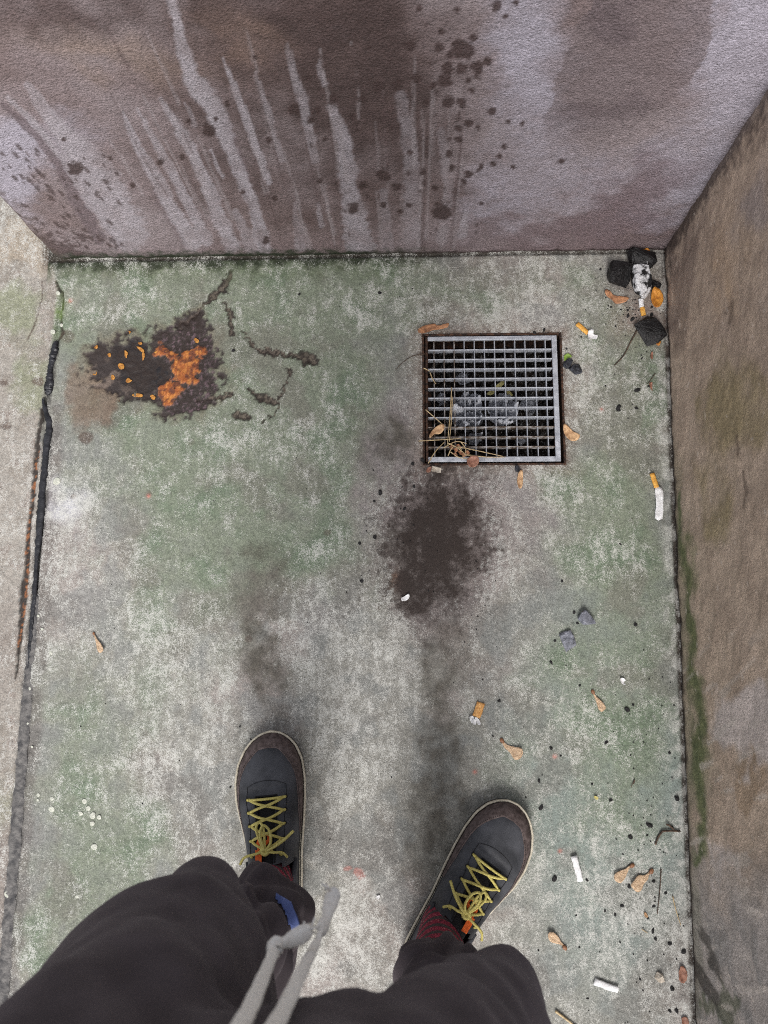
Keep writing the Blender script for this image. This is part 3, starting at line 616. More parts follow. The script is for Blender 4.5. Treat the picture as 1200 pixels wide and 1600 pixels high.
m_char = M('charcoal', col(14, 13, 14), col(34, 32, 33), .55, 90, .8, 220, bdist=.003)
m_ash = M('ash_coated_charcoal', col(26, 25, 26), col(206, 206, 208), .85, 75, .8, 220, contrast=(.44, .54), bdist=.003)
m_stone = M('blue_grey_stone', col(84, 86, 94), col(136, 138, 148), .6, 150, .5, 400)
m_dstone = M('dark_stone', col(30, 31, 36), col(66, 68, 76), .45, 150, .5, 400)
m_pstone = M('pale_stone', col(170, 158, 142), col(206, 196, 182), .7, 150, .5, 400)
m_crumb = M('charcoal_crumb', col(20, 20, 22), col(48, 46, 46), .6, 300, .6, 800)
m_twig = M('dry_twig', col(52, 42, 36), col(98, 80, 66), .8, 200, .5, 600)
m_straw = M('dry_grass', col(150, 126, 90), col(204, 182, 142), .6, 200, .3, 600)
m_lichen = M('lichen_crust', col(176, 178, 164), col(206, 206, 194), .9, 500, .6, 900)
m_seal = M('black_joint_sealant', col(22, 22, 25), col(46, 46, 50), .38, 60, .5, 160, bdist=.003, spec=.5)
m_seal_g = M('dusty_joint_sealant', col(66, 65, 66), col(116, 113, 110), .8, 90, .7, 220, bdist=.003)

def plate(name, pts, m, label, cat, z=.0012, thick=.0007, curl=.003, group=None, parent=None, sm=4, ripple=.0008, lift=(0, 0)):
    P = [at(px, py, z) for px, py in pts]; c = sum(P, Vector()) / len(P); ring = catmull(P, sm, True); n = len(ring)
    bm = bmesh.new(); K = 4; rad = max((p - c).length for p in ring)
    lv = []
    for top in (1, 0):
        rows = []
        for k in range(1, K + 1):
            f = k / K; row = []
            for p in ring:
                q = c.lerp(p, f); d = (q - c).length / rad
                h = curl * d * d + ripple * math.sin(q.x * 700 + q.y * 300) * d + (thick if top else 0) + lift[0] * (q.x - c.x) + lift[1] * (q.y - c.y)
                row.append(bm.verts.new((q.x, q.y, z + h)))
            rows.append(row)
        ctr = bm.verts.new((c.x, c.y, z + (thick if top else 0)))
        for i in range(n):
            j = (i + 1) % n
            f = (ctr, rows[0][i], rows[0][j]); bm.faces.new(f if top else f[::-1])
            for k in range(K - 1):
                f = (rows[k][i], rows[k + 1][i], rows[k + 1][j], rows[k][j]); bm.faces.new(f if top else f[::-1])
        lv.append(rows[-1])
    for i in range(n): j = (i + 1) % n; bm.faces.new((lv[0][i], lv[1][i], lv[1][j], lv[0][j]))
    bmesh.ops.recalc_face_normals(bm, faces=bm.faces)
    o = build(name, bm, m, parent, True, None if parent else c)
    if parent: o.matrix_parent_inverse = Matrix.Translation(-parent.location)
    elif label: tag(o, label, cat, group)
    return o
def blobmesh(name, c, size, m, seed, rough=.25, sub=3, rot=0, facets=5, parent=None, flat=False):
    bm = bmesh.new(); bmesh.ops.create_icosphere(bm, subdivisions=sub, radius=1); rg = random.Random(seed)
    pl = []
    for _ in range(facets):
        n = Vector((rg.gauss(0, 1), rg.gauss(0, 1), rg.gauss(0, 1))).normalized(); pl.append((n, rg.uniform(.62, .85)))
    off = seed * 3.7
    for v in bm.verts:
        for n, d in pl:
            k = v.co.dot(n) - d
            if k > 0: v.co -= n * k * .92
        a = np.array([v.co.x * 1.3 + off]); b_ = np.array([v.co.y * 1.3 + v.co.z * 1.7])
        v.co *= 1 + (float(fbm(a, b_, 1.6, 4, seed)[0]) - .5) * rough * 2
        v.co = Vector((v.co.x * size[0], v.co.y * size[1], max(v.co.z, -.75) * size[2]))
    bmesh.ops.rotate(bm, verts=bm.verts, cent=(0, 0, 0), matrix=Matrix.Rotation(R_(rot), 3, 'Z'))
    zmin = min(v.co.z for v in bm.verts)
    bmesh.ops.translate(bm, verts=bm.verts, vec=(0, 0, -zmin))
    o = build(name, bm, m, parent, not flat); o.location = c
    return o

def chunk(name, c, size, m, seed, rot=0, n=16, parent=None):
    rg = random.Random(seed); bm = bmesh.new()
    for _ in range(n):
        p = Vector((rg.uniform(-1, 1), rg.uniform(-1, 1), rg.uniform(-1, 1)))
        if p.length > 1.15: p *= 1.15 / p.length
        bm.verts.new((p.x * size[0], p.y * size[1], max(p.z, -.8) * size[2]))
    r = bmesh.ops.convex_hull(bm, input=bm.verts); bmesh.ops.delete(bm, geom=list({g for g in r['geom_interior'] + r['geom_unused'] if isinstance(g, bmesh.types.BMVert)}), context='VERTS')
    bmesh.ops.bevel(bm, geom=bm.edges[:], offset=min(size) * .09, segments=1, affect='EDGES')
    bmesh.ops.triangulate(bm, faces=bm.faces); bmesh.ops.subdivide_edges(bm, edges=bm.edges, cuts=2, use_grid_fill=True)
    for v in bm.verts: v.co += Vector((rg.uniform(-1, 1), rg.uniform(-1, 1), rg.uniform(-1, 1))) * min(size) * .045
    bmesh.ops.rotate(bm, verts=bm.verts, cent=(0, 0, 0), matrix=Matrix.Rotation(R_(rot), 3, 'Z'))
    zmin = min(v.co.z for v in bm.verts); bmesh.ops.translate(bm, verts=bm.verts, vec=(0, 0, -zmin - size[2] * .05)); bmesh.ops.recalc_face_normals(bm, faces=bm.faces)
    o = build(name, bm, m, parent, False); o.location = c; return o
# charcoal in the corner
for (px, py, sx, sy, sz, rot, m, lab, sd) in (
    (966, 433, .022, .023, .016, -10, m_char, 'matt black charcoal lump left of the ash-white one in the corner', 11),
    (1001, 409, .023, .020, .018, 10, m_char, 'round black charcoal lump touching the back wall in the corner', 12),
    (998, 442, .0165, .031, .018, 4, m_ash, 'charcoal lump coated in white ash, upright between the black lumps', 13),
    (1023, 446, .009, .009, .008, 0, m_char, 'small round black charcoal lump against the right wall', 14),
    (1013, 519, .021, .028, .009, 35, m_char, 'flat wedge of black charcoal below the corner heap', 15)):
    tag(chunk('charcoal_lump', at(px, py, 0), (sx * 1.12, sy * 1.12, sz), m, sd, rot, 26), lab, 'charcoal', 'charcoal lumps in the corner')
# stones
for (px, py, sx, sy, sz, rot, m, lab, sd) in (
    (915, 967, .0155, .010, .008, -50, m_stone, 'grey stone with a pale face, upper of two on the open floor', 21),
    (887, 1002, .0125, .016, .006, 15, m_stone, 'flat blue-grey stone, lower of two on the open floor', 22),
    (886, 569, .010, .008, .006, 40, m_dstone, 'small dark stone closest to the right edge of the grating', 23),
    (897, 579, .0115, .0105, .006, 10, m_dstone, 'dark triangular stone right of the grating, beside a smaller one', 24),
    (809, 733, .0055, .006, .005, 0, m_dstone, 'small round dark stone below the grating', 25),
    (1029, 1525, .008, .0065, .005, -25, m_pstone, 'pale cream pebble near the foot of the right wall', 26)):
    tag(chunk('pebble', at(px, py, 0), (sx * 1.1, sy * 1.1, sz), m, sd, rot, 18), lab, 'pebble')
# crumbs of charcoal
CR = [(906, 1071, 2.5), (980, 1109, 5), (989, 1101, 2.5), (947, 1160, 4.5), (861, 1169, 4), (876, 1181, 2.5), (842, 1220, 3), (845, 1262, 5), (954, 1250, 4.5), (1057, 1247, 6), (1014, 1289, 6), (985, 1308, 4.5), (866, 1373, 5), (917, 1375, 3),
      (983, 1385, 5), (1021, 1377, 3.5), (972, 1415, 3.5), (961, 1429, 3), (945, 1423, 2.5), (1021, 1416, 3.5), (1020, 1454, 4.5), (1024, 1467, 3.5), (1046, 1474, 4.5), (1050, 1544, 5), (1046, 1579, 3.5), (1057, 1579, 4.5), (1068, 1486, 4.5),
      (1046, 1176, 3), (1011, 1305, 2.5), (938, 421, 3), (955, 480, 3), (981, 494, 4.5), (988, 499, 5), (970, 484, 2.5), (962, 510, 2.5), (908, 526, 2.5), (996, 610, 6), (1014, 604, 3.5), (1018, 492, 4), (1018, 480, 3.5), (966, 637, 6),
      (994, 638, 3.5), (946, 603, 2.2), (981, 485, 3), (993, 976, 5), (969, 850, 2.3), (902, 974, 3), (897, 957, 3), (878, 908, 3), (867, 1001, 3), (861, 1035, 4), (966, 641, 4), (594, 770, 5), (585, 783, 3.2), (645, 725, 4.5), (647, 760, 3.5),
      (660, 719, 5), (586, 839, 4.5), (562, 849, 3.5), (565, 908, 4.5), (632, 795, 3.5), (593, 458, 4), (468, 460, 3), (365, 548, 4.5), (780, 1095, 3.5), (842, 1220, 3.5), (770, 1150, 2), (1003, 560, 2.5), (884, 1040, 2), (985, 1180, 2.2),
      (925, 1225, 2.5), (835, 520, 4), (850, 516, 4), (885, 545, 3), (1012, 1435, 2.5), (918, 1560, 2.5), (905, 1480, 2), (1000, 1530, 2.2), (375, 1135, 2.2), (360, 1230, 2.5), (392, 1155, 2), (310, 1375, 2.5), (900, 1430, 2), (1040, 1395, 3)]
cvar = []
for k in range(5):
    bm = bmesh.new(); bmesh.ops.create_icosphere(bm, subdivisions=2, radius=1); rg = random.Random(50 + k)
    for v in bm.verts: v.co *= rg.uniform(.6, 1.15); v.co.z = max(v.co.z, -.6) * .7
    bmesh.ops.translate(bm, verts=bm.verts, vec=(0, 0, .40))
    me = bpy.data.meshes.new('charcoal_crumb'); bm.to_mesh(me); bm.free(); me.materials.append(m_crumb); cvar.append(me)
rg = random.Random(5)
for i, (px, py, r) in enumerate(CR):
    o = link('charcoal_crumb', cvar[i % 5]); o.location = at(px, py, 0); o.rotation_euler.z = rg.uniform(0, 6)
    s = r * .00075; o.scale = (s * rg.uniform(1.0, 1.35), s * rg.uniform(.7, 1), s * .8)
    tag(o, 'tiny black charcoal crumb lying on the stained cement floor', 'charcoal crumb', 'charcoal crumbs strewn over the floor')
# fine grit too small to count
bm = bmesh.new(); rg = random.Random(9)
for i in range(360):
    k = rg.random()
    if k < .30: px, py = rg.gauss(1020, 40), rg.uniform(1050, 1600)
    elif k < .65: px, py = rg.gauss(985, 30), rg.gauss(480, 60)
    elif k < .8: px, py = rg.gauss(670, 75), rg.gauss(840, 95)
    else: px, py = rg.uniform(110, 1040), rg.uniform(430, 1600)
    p = at(px, py, 0)
    if p.x > xr(p.y) - .006 or p.y > YB - .01 or p.y < -.6 or (GX0 < p.x < GX1 and GY0 < p.y < GY1): continue
    s = rg.uniform(.0005, .0014)
    bmesh.ops.create_icosphere(bm, subdivisions=1, radius=s, matrix=Matrix.Translation((p.x, p.y, s * .5)))
tag(build('grit', bm, m_crumb, smooth=False), 'fine dark grit sprinkled over the floor', 'grit', kind='stuff')

# cigarette ends
def rod(bm, a, b, r, r2=None, flat=1.0, seg=14, wob=0, seed=1):
    a, b = Vector(a), Vector(b); n = 8; rg = random.Random(seed); pts = []; rad = []
    for i in range(n + 1):
        p = a.lerp(b, i / n) + Vector((rg.uniform(-wob, wob), rg.uniform(-wob, wob), 0)); pts.append(p); rad.append(r + ((r2 or r) - r) * i / n + rg.uniform(-wob, wob) * .5)
    tube(bm, pts, rad, seg, flat)
def butt(label, a, b, c, r=.0036, flat=.62, mf=m_filter, tail=None, wob=.0004, hz=None):
    z = r * flat + .0005; A, B, Cc = at(*a, z), at(*b, z), at(*c, z)
    root = empty('cigarette_butt', (B.x, B.y, 0)); tag(root, label, 'cigarette butt')
    inv = Matrix.Translation((-B.x, -B.y, 0))
    bm = bmesh.new(); rod(bm, A, B, r, r, flat, wob=wob); o = build('filter', bm, mf, root); o.matrix_parent_inverse = inv
    if tail is None:
        bm = bmesh.new(); rod(bm, B, Cc, r * .97, r * 1.0, flat, wob=wob, seed=4); o = build('paper', bm, m_paper, root); o.matrix_parent_inverse = inv
    else:
        for pts, curl in tail: plate('paper', pts, m_paper, None, None, z=.0015, thick=.0012, curl=curl, parent=root, ripple=.0012, sm=2)
    return root
butt('cigarette end leaning against the ash-white charcoal lump, white tip up', (1006, 493), (1003, 480), (1001, 467), r=.0042)
butt('cigarette end with crushed white tip between grating and charcoal heap', (902, 506), (919, 521), (930, 530), r=.0042, tail=[([(918, 519), (926, 517), (927, 523), (933, 526), (930, 532), (924, 529), (920, 533), (918, 527)], .006)])
butt('long cigarette end with flattened white paper by the right wall', (1019, 740), (1026, 762), (1030, 810), r=.0042, tail=[([(1023, 762), (1031, 761), (1036, 770), (1036, 785), (1034, 811), (1023, 811), (1025, 790), (1024, 775)], .003)])
butt('flattened tan filter with torn white shreds above the right shoe', (752, 1098), (744, 1120), (742, 1128), r=.0066, flat=.35, mf=m_filter_t, tail=[([(733, 1120), (739, 1118), (741, 1126), (737, 1130)], .003), ([(741, 1121), (746, 1121), (751, 1130), (747, 1132)], .004), ([(738, 1124), (743, 1124), (744, 1131), (740, 1132)], .002)])
for lab, a, b in (('burnt-out white cigarette paper roll standing almost upright in the picture, right of the right shoe', (897, 1338), (907, 1377)), ('burnt-out white cigarette paper roll lying crosswise near the bottom edge', (929, 1534), (966, 1547))):
    z = .0035; A, B = at(*a, z), at(*b, z); bm = bmesh.new(); rod(bm, A, B, .0050, .0046, .5, wob=.0005)
    tag(build('cigarette_paper', bm, m_paper, None, True, (A + B) / 2), lab, 'cigarette paper')
plate('paper_scrap', [(675, 729), (690, 732), (688, 740), (674, 737)], m_pstone, 'small pale grey rectangular scrap below the grating', 'scrap', sm=1, thick=.002)
plate('paper_scrap', [(627, 934), (632, 932), (638, 928), (640, 932), (637, 937), (632, 939), (628, 939)], m_paper, 'torn white scrap on the dark wet patch', 'scrap', sm=2, curl=.004)
plate('paper_scrap', [(968, 1060), (973, 1059), (977, 1063), (974, 1066), (977, 1070), (971, 1068)], m_paper, 'curled white shred on the floor above the maple seed', 'scrap', sm=2, curl=.004)
plate('paper_scrap', [(587, 1400), (593, 1398), (594, 1402), (590, 1405)], m_paper, 'white triangular crumb between the shoes', 'scrap', sm=1, curl=.001)

# maple seeds
def seed(label, nut, tip, wide, side=1, nr=.0042, curl=.004):
    N_, T_ = at(*nut, 0), at(*tip, 0); c = N_.lerp(T_, .5); L = (T_ - N_).length; ax = (T_ - N_) / L; sd = Vector((-ax.y, ax.x, 0)) * side
    root = empty('maple_seed', (N_.x, N_.y, 0)); tag(root, label, 'maple seed', 'winged maple seeds on the floor'); inv = Matrix.Translation((-N_.x, -N_.y, 0))
    out = [(.0, -.08), (.15, -.10), (.35, -.10), (.6, -.14), (.85, -.18), (.98, .02), (1.02, .38), (.92, .78), (.72, .92), (.48, .66), (.26, .24), (.08, .12)]
    rgs = random.Random(int(nut[0] * 7 + nut[1])); wide *= .86
    P = [N_ + ax * (L * (t + rgs.uniform(-.03, .03))) + sd * (wide * .001 * (s * rgs.uniform(.75, 1.2) + .10 * math.sin(t * 3.14) * rgs.uniform(-1, 1))) for t, s in out]
    ring = catmull(P, 3, True); cc = sum(P, Vector()) / len(P); bm = bmesh.new(); n = len(ring); lv = []
    for top in (1, 0):
        rows = []
        for k in range(1, 4):
            row = []
            for p in ring:
                q = cc.lerp(p, k / 3); t = (q - N_).dot(ax) / L; s = (q - N_).dot(sd) / (wide * .001)
                row.append(bm.verts.new((q.x, q.y, .0015 + curl * t * t + .002 * s * s + (.0006 if top else 0) + .0004 * math.sin(t * 30 + s * 9))))
            rows.append(row)
        ctr = bm.verts.new((cc.x, cc.y, .0017 + curl * .25 + (.0006 if top else 0)))
        for i in range(n):
            j = (i + 1) % n; f = (ctr, rows[0][i], rows[0][j]); bm.faces.new(f if top else f[::-1])
            for k in range(2): f = (rows[k][i], rows[k + 1][i], rows[k + 1][j], rows[k][j]); bm.faces.new(f if top else f[::-1])
        lv.append(rows[-1])
    for i in range(n): j = (i + 1) % n; bm.faces.new((lv[0][i], lv[1][i], lv[1][j], lv[0][j]))
    bmesh.ops.recalc_face_normals(bm, faces=bm.faces)
    o = build('wing', bm, m_wing, root); o.matrix_parent_inverse = inv
    o = blobmesh('nut', (0, 0, 0), (nr * .95, nr * .7, nr * .55), m_seed, 3, .1, 3, math.degrees(math.atan2(ax.y, ax.x)), 0, root)
seed('maple seed with pale wing just above the right shoe', (784, 1157), (806, 1187), 20, 1, .0045)
seed('slender maple seed on the open floor nearest the two stones', (926, 1081), (937, 1111), 13, 1, .004)
seed('left of two maple seeds lying together, wing with a bitten edge', (987, 1352), (957, 1368), 15, 1, .0045)
seed('right of two maple seeds lying together, broad wing', (1017, 1361), (994, 1392), 20, -1, .0048)
seed('maple seed with its nut at the lower end, near the bottom edge', (882, 1480), (861, 1453), 14, 1, .0045)
seed('lone maple seed on the left half of the floor', (147, 990), (157, 1020), 12, 1, .003)
# leaves
plate('dead_leaf', [(944, 455), (952, 455), (958, 461), (972, 464), (981, 468), (975, 474), (962, 475), (956, 469), (947, 463)], m_leaf_b, 'curled brown leaf left of the cigarette end in the corner', 'leaf', curl=.006)
plate('dead_leaf', [(1019, 452), (1028, 453), (1035, 462), (1035, 472), (1029, 481), (1021, 481), (1017, 468)], m_leaf_o, 'broad orange-yellow leaf against the right wall in the corner', 'leaf', curl=.006, z=.003)
plate('dead_leaf', [(1003, 392), (1012, 389), (1015, 395), (1009, 399)], m_leaf_o, 'orange leaf scrap behind the round charcoal lump', 'leaf', z=.012)
plate('dead_leaf', [(1028, 512), (1033, 514), (1033, 530), (1030, 540), (1025, 538), (1028, 528)], m_leaf_o, 'narrow orange leaf beside the flat charcoal wedge', 'leaf', curl=.002)
plate('dead_leaf', [(653, 517), (662, 510), (678, 506), (684, 509), (700, 507), (699, 513), (688, 515), (676, 516), (664, 521), (655, 522)], m_leaf_b, 'long brown leaf over the top left corner of the grating', 'leaf', curl=.006, z=.004)
plate('dead_leaf', [(880, 664), (888, 667), (895, 674), (905, 680), (902, 688), (893, 690), (884, 682), (880, 674)], m_leaf_t, 'pale tan curled leaf at the right edge of the grating', 'leaf', curl=.006, z=.002)
plate('dead_leaf', [(811, 737), (816, 736), (817, 750), (815, 762), (810, 763), (808, 750)], m_leaf_t, 'narrow tan leaf pointing down below the grating', 'leaf', curl=.003)
plate('dead_leaf', [(730, 718), (737, 713), (746, 714), (748, 722), (744, 729), (735, 731), (730, 725)], m_leaf_r, 'reddish brown leaf on the lower rim of the grating', 'leaf', z=.005, curl=.004)
plate('dead_leaf', [(671, 680), (677, 671), (685, 665), (693, 664), (694, 671), (688, 678), (677, 679), (672, 686)], m_leaf_t, 'yellowish tan leaf lying on the left bars of the grating', 'leaf', z=.005, curl=.005)
plate('leaf_strip', [(760, 617), (772, 605), (786, 595), (789, 599), (776, 611), (767, 619)], m_leaf_y, 'yellow-green blade inside the drain under the bars', 'leaf', z=-.045, curl=.008)
plate('dead_leaf', [(791, 613), (797, 612), (801, 618), (796, 620)], m_leaf_y, 'short yellow scrap inside the drain under the bars', 'leaf', z=-.05, curl=.003)
plate('dead_leaf', [(893, 557), (886, 553), (881, 557), (882, 565), (887, 562)], M('fresh_green_leaf', col(120, 150, 60), col(150, 176, 84), .5), 'tiny fresh green leaf at the right edge of the grating', 'leaf', curl=.003)
for i, pts in enumerate(([(1062, 1508), (1070, 1512), (1074, 1524), (1068, 1535), (1060, 1530)], [(1064, 1590), (1072, 1588), (1076, 1598), (1068, 1606)], [(1014, 600), (1019, 598), (1018, 612)], [(1017, 551), (1020, 552), (1019, 562), (1016, 560)])):
    plate('leaf_scrap', pts, m_leaf_r, ('crumbled reddish leaf scraps at the foot of the right wall, upper', 'reddish leaf scrap at the foot of the right wall by the bottom edge', 'tiny reddish scrap on the green patch below the charcoal wedge', 'thin reddish scrap just under the charcoal wedge')[i], 'leaf', sm=2)
plate('leaf_scrap', [(668, 731), (674, 730), (672, 738), (666, 738)], m_leaf_r, 'small reddish scrap left of the pale scrap under the grating', 'leaf', sm=2)
plate('leaf_scrap', [(1006, 1424), (1010, 1427), (1012, 1432), (1007, 1432)], m_leaf_t, 'tan leaf scrap below the pair of maple seeds', 'leaf', sm=2)
plate('leaf_scrap', [(928, 1243), (934, 1245), (933, 1249), (929, 1248)], m_leaf_y, 'tiny yellow leaf scrap on the floor right of the right shoe', 'leaf', sm=2)
# orange flakes on the burnt patch
FL = [(151, 542, 5, 5, 0), (197, 553, 4, 8, 15), (220, 546, 9, 5, -20), (224, 556, 4, 8, 0), (250, 551, 11, 4, 10), (307, 532, 5, 5, 0), (148, 584, 5, 6, 20), (189, 571, 5, 7, 30), (176, 590, 5, 5, 0), (202, 595, 6, 5, 0), (216, 617, 11, 5, 0), (176, 630, 12, 5, 15), (178, 624, 5, 4, 0), (172, 555, 4, 4, 0), (238, 620, 6, 6, 0), (203, 519, 3, 4, 0), (219, 537, 4, 3, 0)]
rg = random.Random(31)
for i, (cx, cy, a, b_, rot) in enumerate(FL):
    pts = []; a *= .85; b_ *= .85
    for k in range(7):
        t = k / 7 * 2 * math.pi; r = rg.uniform(.45, 1.2); x_, y_ = a * r * math.cos(t), b_ * r * math.sin(t); cr_, sr_ = math.cos(R_(-rot)), math.sin(R_(-rot))
        pts.append((cx + cr_ * x_ - sr_ * y_, cy + sr_ * x_ + cr_ * y_))
    plate('orange_flake', pts, m_flake, 'small orange flake lying on the black burnt patch', 'flake', z=-.0022, thick=.0005, curl=.0006, group='orange flakes on the burnt patch', sm=2)
# lichen spots
LI = [(81, 1264, 5), (132, 1252, 4), (138, 1263, 4), (145, 1274, 5.2), (155, 1277, 3.8), (126, 1271, 3.8), (144, 1287, 4), (147, 1323, 5.2), (81, 1248, 3.2), (60, 1242, 3), (59, 1250, 2.2), (97, 1266, 1.8), (39, 1113, 3), (43, 1130, 2.2), (79, 1020, 3), (66, 983, 2.4), (46, 1076, 2.6), (12, 1397, 5), (89, 752, 6), (60, 962, 2.2), (50, 1167, 2), (96, 508, 3), (91, 458, 3.5), (83, 518, 4), (121, 1401, 3)]
rg = random.Random(41)
for cx, cy, r in LI:
    pts = [(cx + r * rg.uniform(.8, 1.12) * math.cos(k / 8 * 6.283), cy + r * rg.uniform(.8, 1.12) * math.sin(k / 8 * 6.283)) for k in range(8)]
    plate('lichen_spot', pts, m_lichen, 'round pale lichen spot near the black joint on the left', 'lichen', z=.0004, thick=.0005, curl=-.0002, group='pale lichen spots on the left of the floor', sm=2, ripple=.0002)
# twigs and straws
def strand(name, pts, r, m, label, cat, group=None, seg=6, taper=.6):
    P = catmull([at(*p) for p in pts], 5); n = len(P); c = P[n // 2].copy()
    bm = bmesh.new(); tube(bm, P, [r * (1 - (1 - taper) * i / (n - 1)) for i in range(n)], seg)
    return tag(build(name, bm, m, None, True, c), label, cat, group)
tw = empty('twig', at(1048, 1299)); tag(tw, 'dark forked twig lying at the foot of the right wall', 'twig')
for pts in ([(1063, 1299, .003), (1048, 1298, .003), (1034, 1299, .003)], [(1035, 1299, .003), (1028, 1309, .002), (1024, 1320, .002)], [(1053, 1296, .003), (1046, 1290, .004), (1041, 1288, .005)]):
    bm = bmesh.new(); tube(bm, catmull([at(*p) for p in pts], 4), .0015, 6); o = build('branch', bm, m_twig, tw); o.matrix_parent_inverse = Matrix.Translation(-tw.location)
strand('twig', [(1033, 1358, .002), (1031, 1390, .002), (1027, 1428, .002)], .0010, m_twig, 'thin straight brown stalk below the pair of maple seeds', 'twig')
strand('twig', [(1051, 1400, .002), (1057, 1425, .002), (1064, 1446, .002)], .0009, m_straw, 'thin pale stalk by the right wall near the maple seeds', 'twig')
strand('twig', [(868, 1580, .003), (884, 1592, .003), (902, 1606, .003)], .0020, m_straw, 'pale stick cut by the bottom edge of the picture', 'twig')
strand('twig', [(995, 516, .002), (985, 535, .002), (974, 556, .002), (960, 571, .002)], .0013, m_twig, 'dark bent stalk running down from the charcoal wedge', 'twig')
strand('twig', [(1024, 583, .002), (1015, 596, .002), (1011, 600, .002)], .0007, m_twig, 'short thin stalk by the right wall under the charcoal', 'twig')
strand('twig', [(664, 553, .003), (645, 556, .003), (630, 566, .003), (618, 578, .002)], .0008, m_twig, 'hair-thin dark stem curving left from the grating', 'twig')
strand('twig', [(990, 1225, .002), (992, 1218, .003), (986, 1230, .002)], .0008, m_twig, 'tiny dark stem bit right of the right shoe', 'twig')
strand('twig', [(1003, 1452, .002), (1012, 1458, .002)], .0007, m_straw, 'very short pale stem bit below the maple seeds', 'twig')
ST = [[(654, 689, .006), (690, 687, .006), (720, 685, .006)], [(665, 640, .006), (680, 653, .006), (696, 667, .006)], [(706, 605, .006), (703, 650, .006), (699, 695, .005)], [(707, 620, .007), (705, 660, .006), (702, 690, .006)],
      [(669, 724, .004), (680, 706, .006), (695, 690, .006)], [(716, 698, .006), (750, 705, .006), (786, 713, .006)], [(725, 710, .005), (760, 714, .006), (790, 714, .005)], [(700, 692, .006), (715, 700, .007), (730, 712, .006)],
      [(693, 700, .005), (712, 690, .007), (729, 693, .006)], [(720, 690, .006), (728, 703, .007), (722, 716, .005)], [(672, 582, .005), (676, 592, .006), (681, 600, .005)], [(662, 575, .005), (672, 580, .006)], [(704, 706, .006), (716, 714, .006), (732, 717, .006)], [(700, 712, .005), (708, 698, .007), (722, 702, .006)]]
for k, s in enumerate(ST): strand('grass_straw', s, .0010, m_straw, 'dry pale grass straw tangled on the lower left of the grating', 'straw', 'dry grass straws on the grating', 5)
for i, (px, py) in enumerate(((705, 700), (712, 704), (719, 708), (724, 712), (711, 711), (716, 698), (730, 708))):
    plate('leaf_scrap', [(px - 4, py - 2), (px + 1, py - 4), (px + 4, py + 1), (px, py + 3)], m_leaf_b, 'brown leaf crumb caught in the straw on the grating', 'leaf', z=.004, group='leaf crumbs in the straw on the grating', sm=1)
tag(blobmesh('brick_chip', at(684, 541, -.055), (.014, .008, .01), M('wet_brick', col(104, 50, 38), col(150, 84, 62), .5), 61, .2, 3, 5), 'reddish brick chip under the top bars, left one', 'brick chip')
tag(blobmesh('brick_chip', at(702, 541, -.055), (.012, .008, .01), bpy.data.materials['wet_brick'], 62, .2, 3, -8), 'reddish brick chip under the top bars, right one', 'brick chip')

# joint sealant
def bead(name, pts, m, label, seed_, flat=.55):
    P = catmull([at(x, y, -.0005) for x, y, r in pts], 10); n = len(P); rr = []
    rad = [r for _, _, r in pts]; rg = random.Random(seed_)
    for i in range(n):
        t = i / (n - 1) * (len(rad) - 1); k = min(int(t), len(rad) - 2); rr.append((rad[k] + (rad[k + 1] - rad[k]) * (t - k)) * .00088 * rg.uniform(.8, 1.15))
    for i in range(n): P[i] = P[i] + Vector((rg.uniform(-.0008, .0008), 0, 0))
    c = P[n // 2].copy(); bm = bmesh.new(); tube(bm, P, rr, 14, flat)
    return tag(build(name, bm, m, None, True, c), label, 'sealant')
bead('joint_sealant', [(87, 534, 4), (86, 545, 8), (82, 560, 7), (79, 575, 6), (78, 590, 7), (77, 603, 9.5), (76, 612, 8), (75, 617, 3)], m_seal, 'short black sealant drip with a glossy round end beside the burnt patch', 1, .7)
bead('joint_sealant', [(68, 622, 2), (68, 630, 3), (73, 645, 6), (77, 665, 7), (74, 690, 7), (71, 720, 6.5), (67, 760, 7), (64, 800, 8), (60, 850, 6), (57, 880, 4), (54, 930, 5), (50, 970, 5), (47, 1010, 4), (43, 1060, 2)], m_seal, 'long glossy black sealant bead along the left joint', 2)
bead('joint_sealant', [(56, 930, 7), (50, 1010, 9), (45, 1060, 10), (40, 1120, 10), (34, 1190, 11), (28, 1260, 11), (22, 1340, 11), (15, 1420, 11), (9, 1500, 11), (3, 1580, 11), (-4, 1680, 10)], m_seal_g, 'dusty grey flattened sealant strip along the lower left joint', 3, .16)
#PERSON
# ------------------------------------------------------------------ the person, standing at the bottom of the picture
m_trs = M('charcoal_sweatpants_jersey', col(66, 59, 61), col(82, 74, 77), .9, 30, .25, 900, contrast=(.3, .7), spec=.15, bdist=.0006)
bt = m_trs.node_tree.nodes['Principled BSDF']; bt.inputs['Sheen Weight'].default_value = .16; bt.inputs['Sheen Roughness'].default_value = .5; bt.inputs['Sheen Tint'].default_value = col(190, 180, 186)
m_blue = M('slate_blue_lining', col(84, 98, 150), col(104, 118, 170), .85, 60, .25, 900, spec=.2, bdist=.0006)
m_up = M('black_waxed_canvas', col(46, 47, 51), col(78, 79, 84), .6, 28, .25, 1400, spec=.35, bdist=.0004)
m_sued = M('brown_grey_suede', col(80, 70, 68), col(110, 98, 96), .95, 160, .4, 1200, spec=.1, bdist=.0006)
m_rand = M('cream_rubber', col(176, 168, 150), col(206, 198, 180), .6, 120, .15, 500)
m_outs = M('dark_rubber', col(40, 36, 34), col(62, 56, 52), .7, 100, .3, 500)
m_lace = M('yellow_cord', col(178, 164, 84), col(212, 200, 124), .75, 700, .5, 1500, bdist=.0006)
m_tab = M('orange_webbing', col(190, 78, 22), col(226, 106, 38), .7, 300, .4, 900)
m_tong = M('black_mesh_tongue', col(22, 21, 22), col(36, 34, 35), .85, 300, .5, 900)
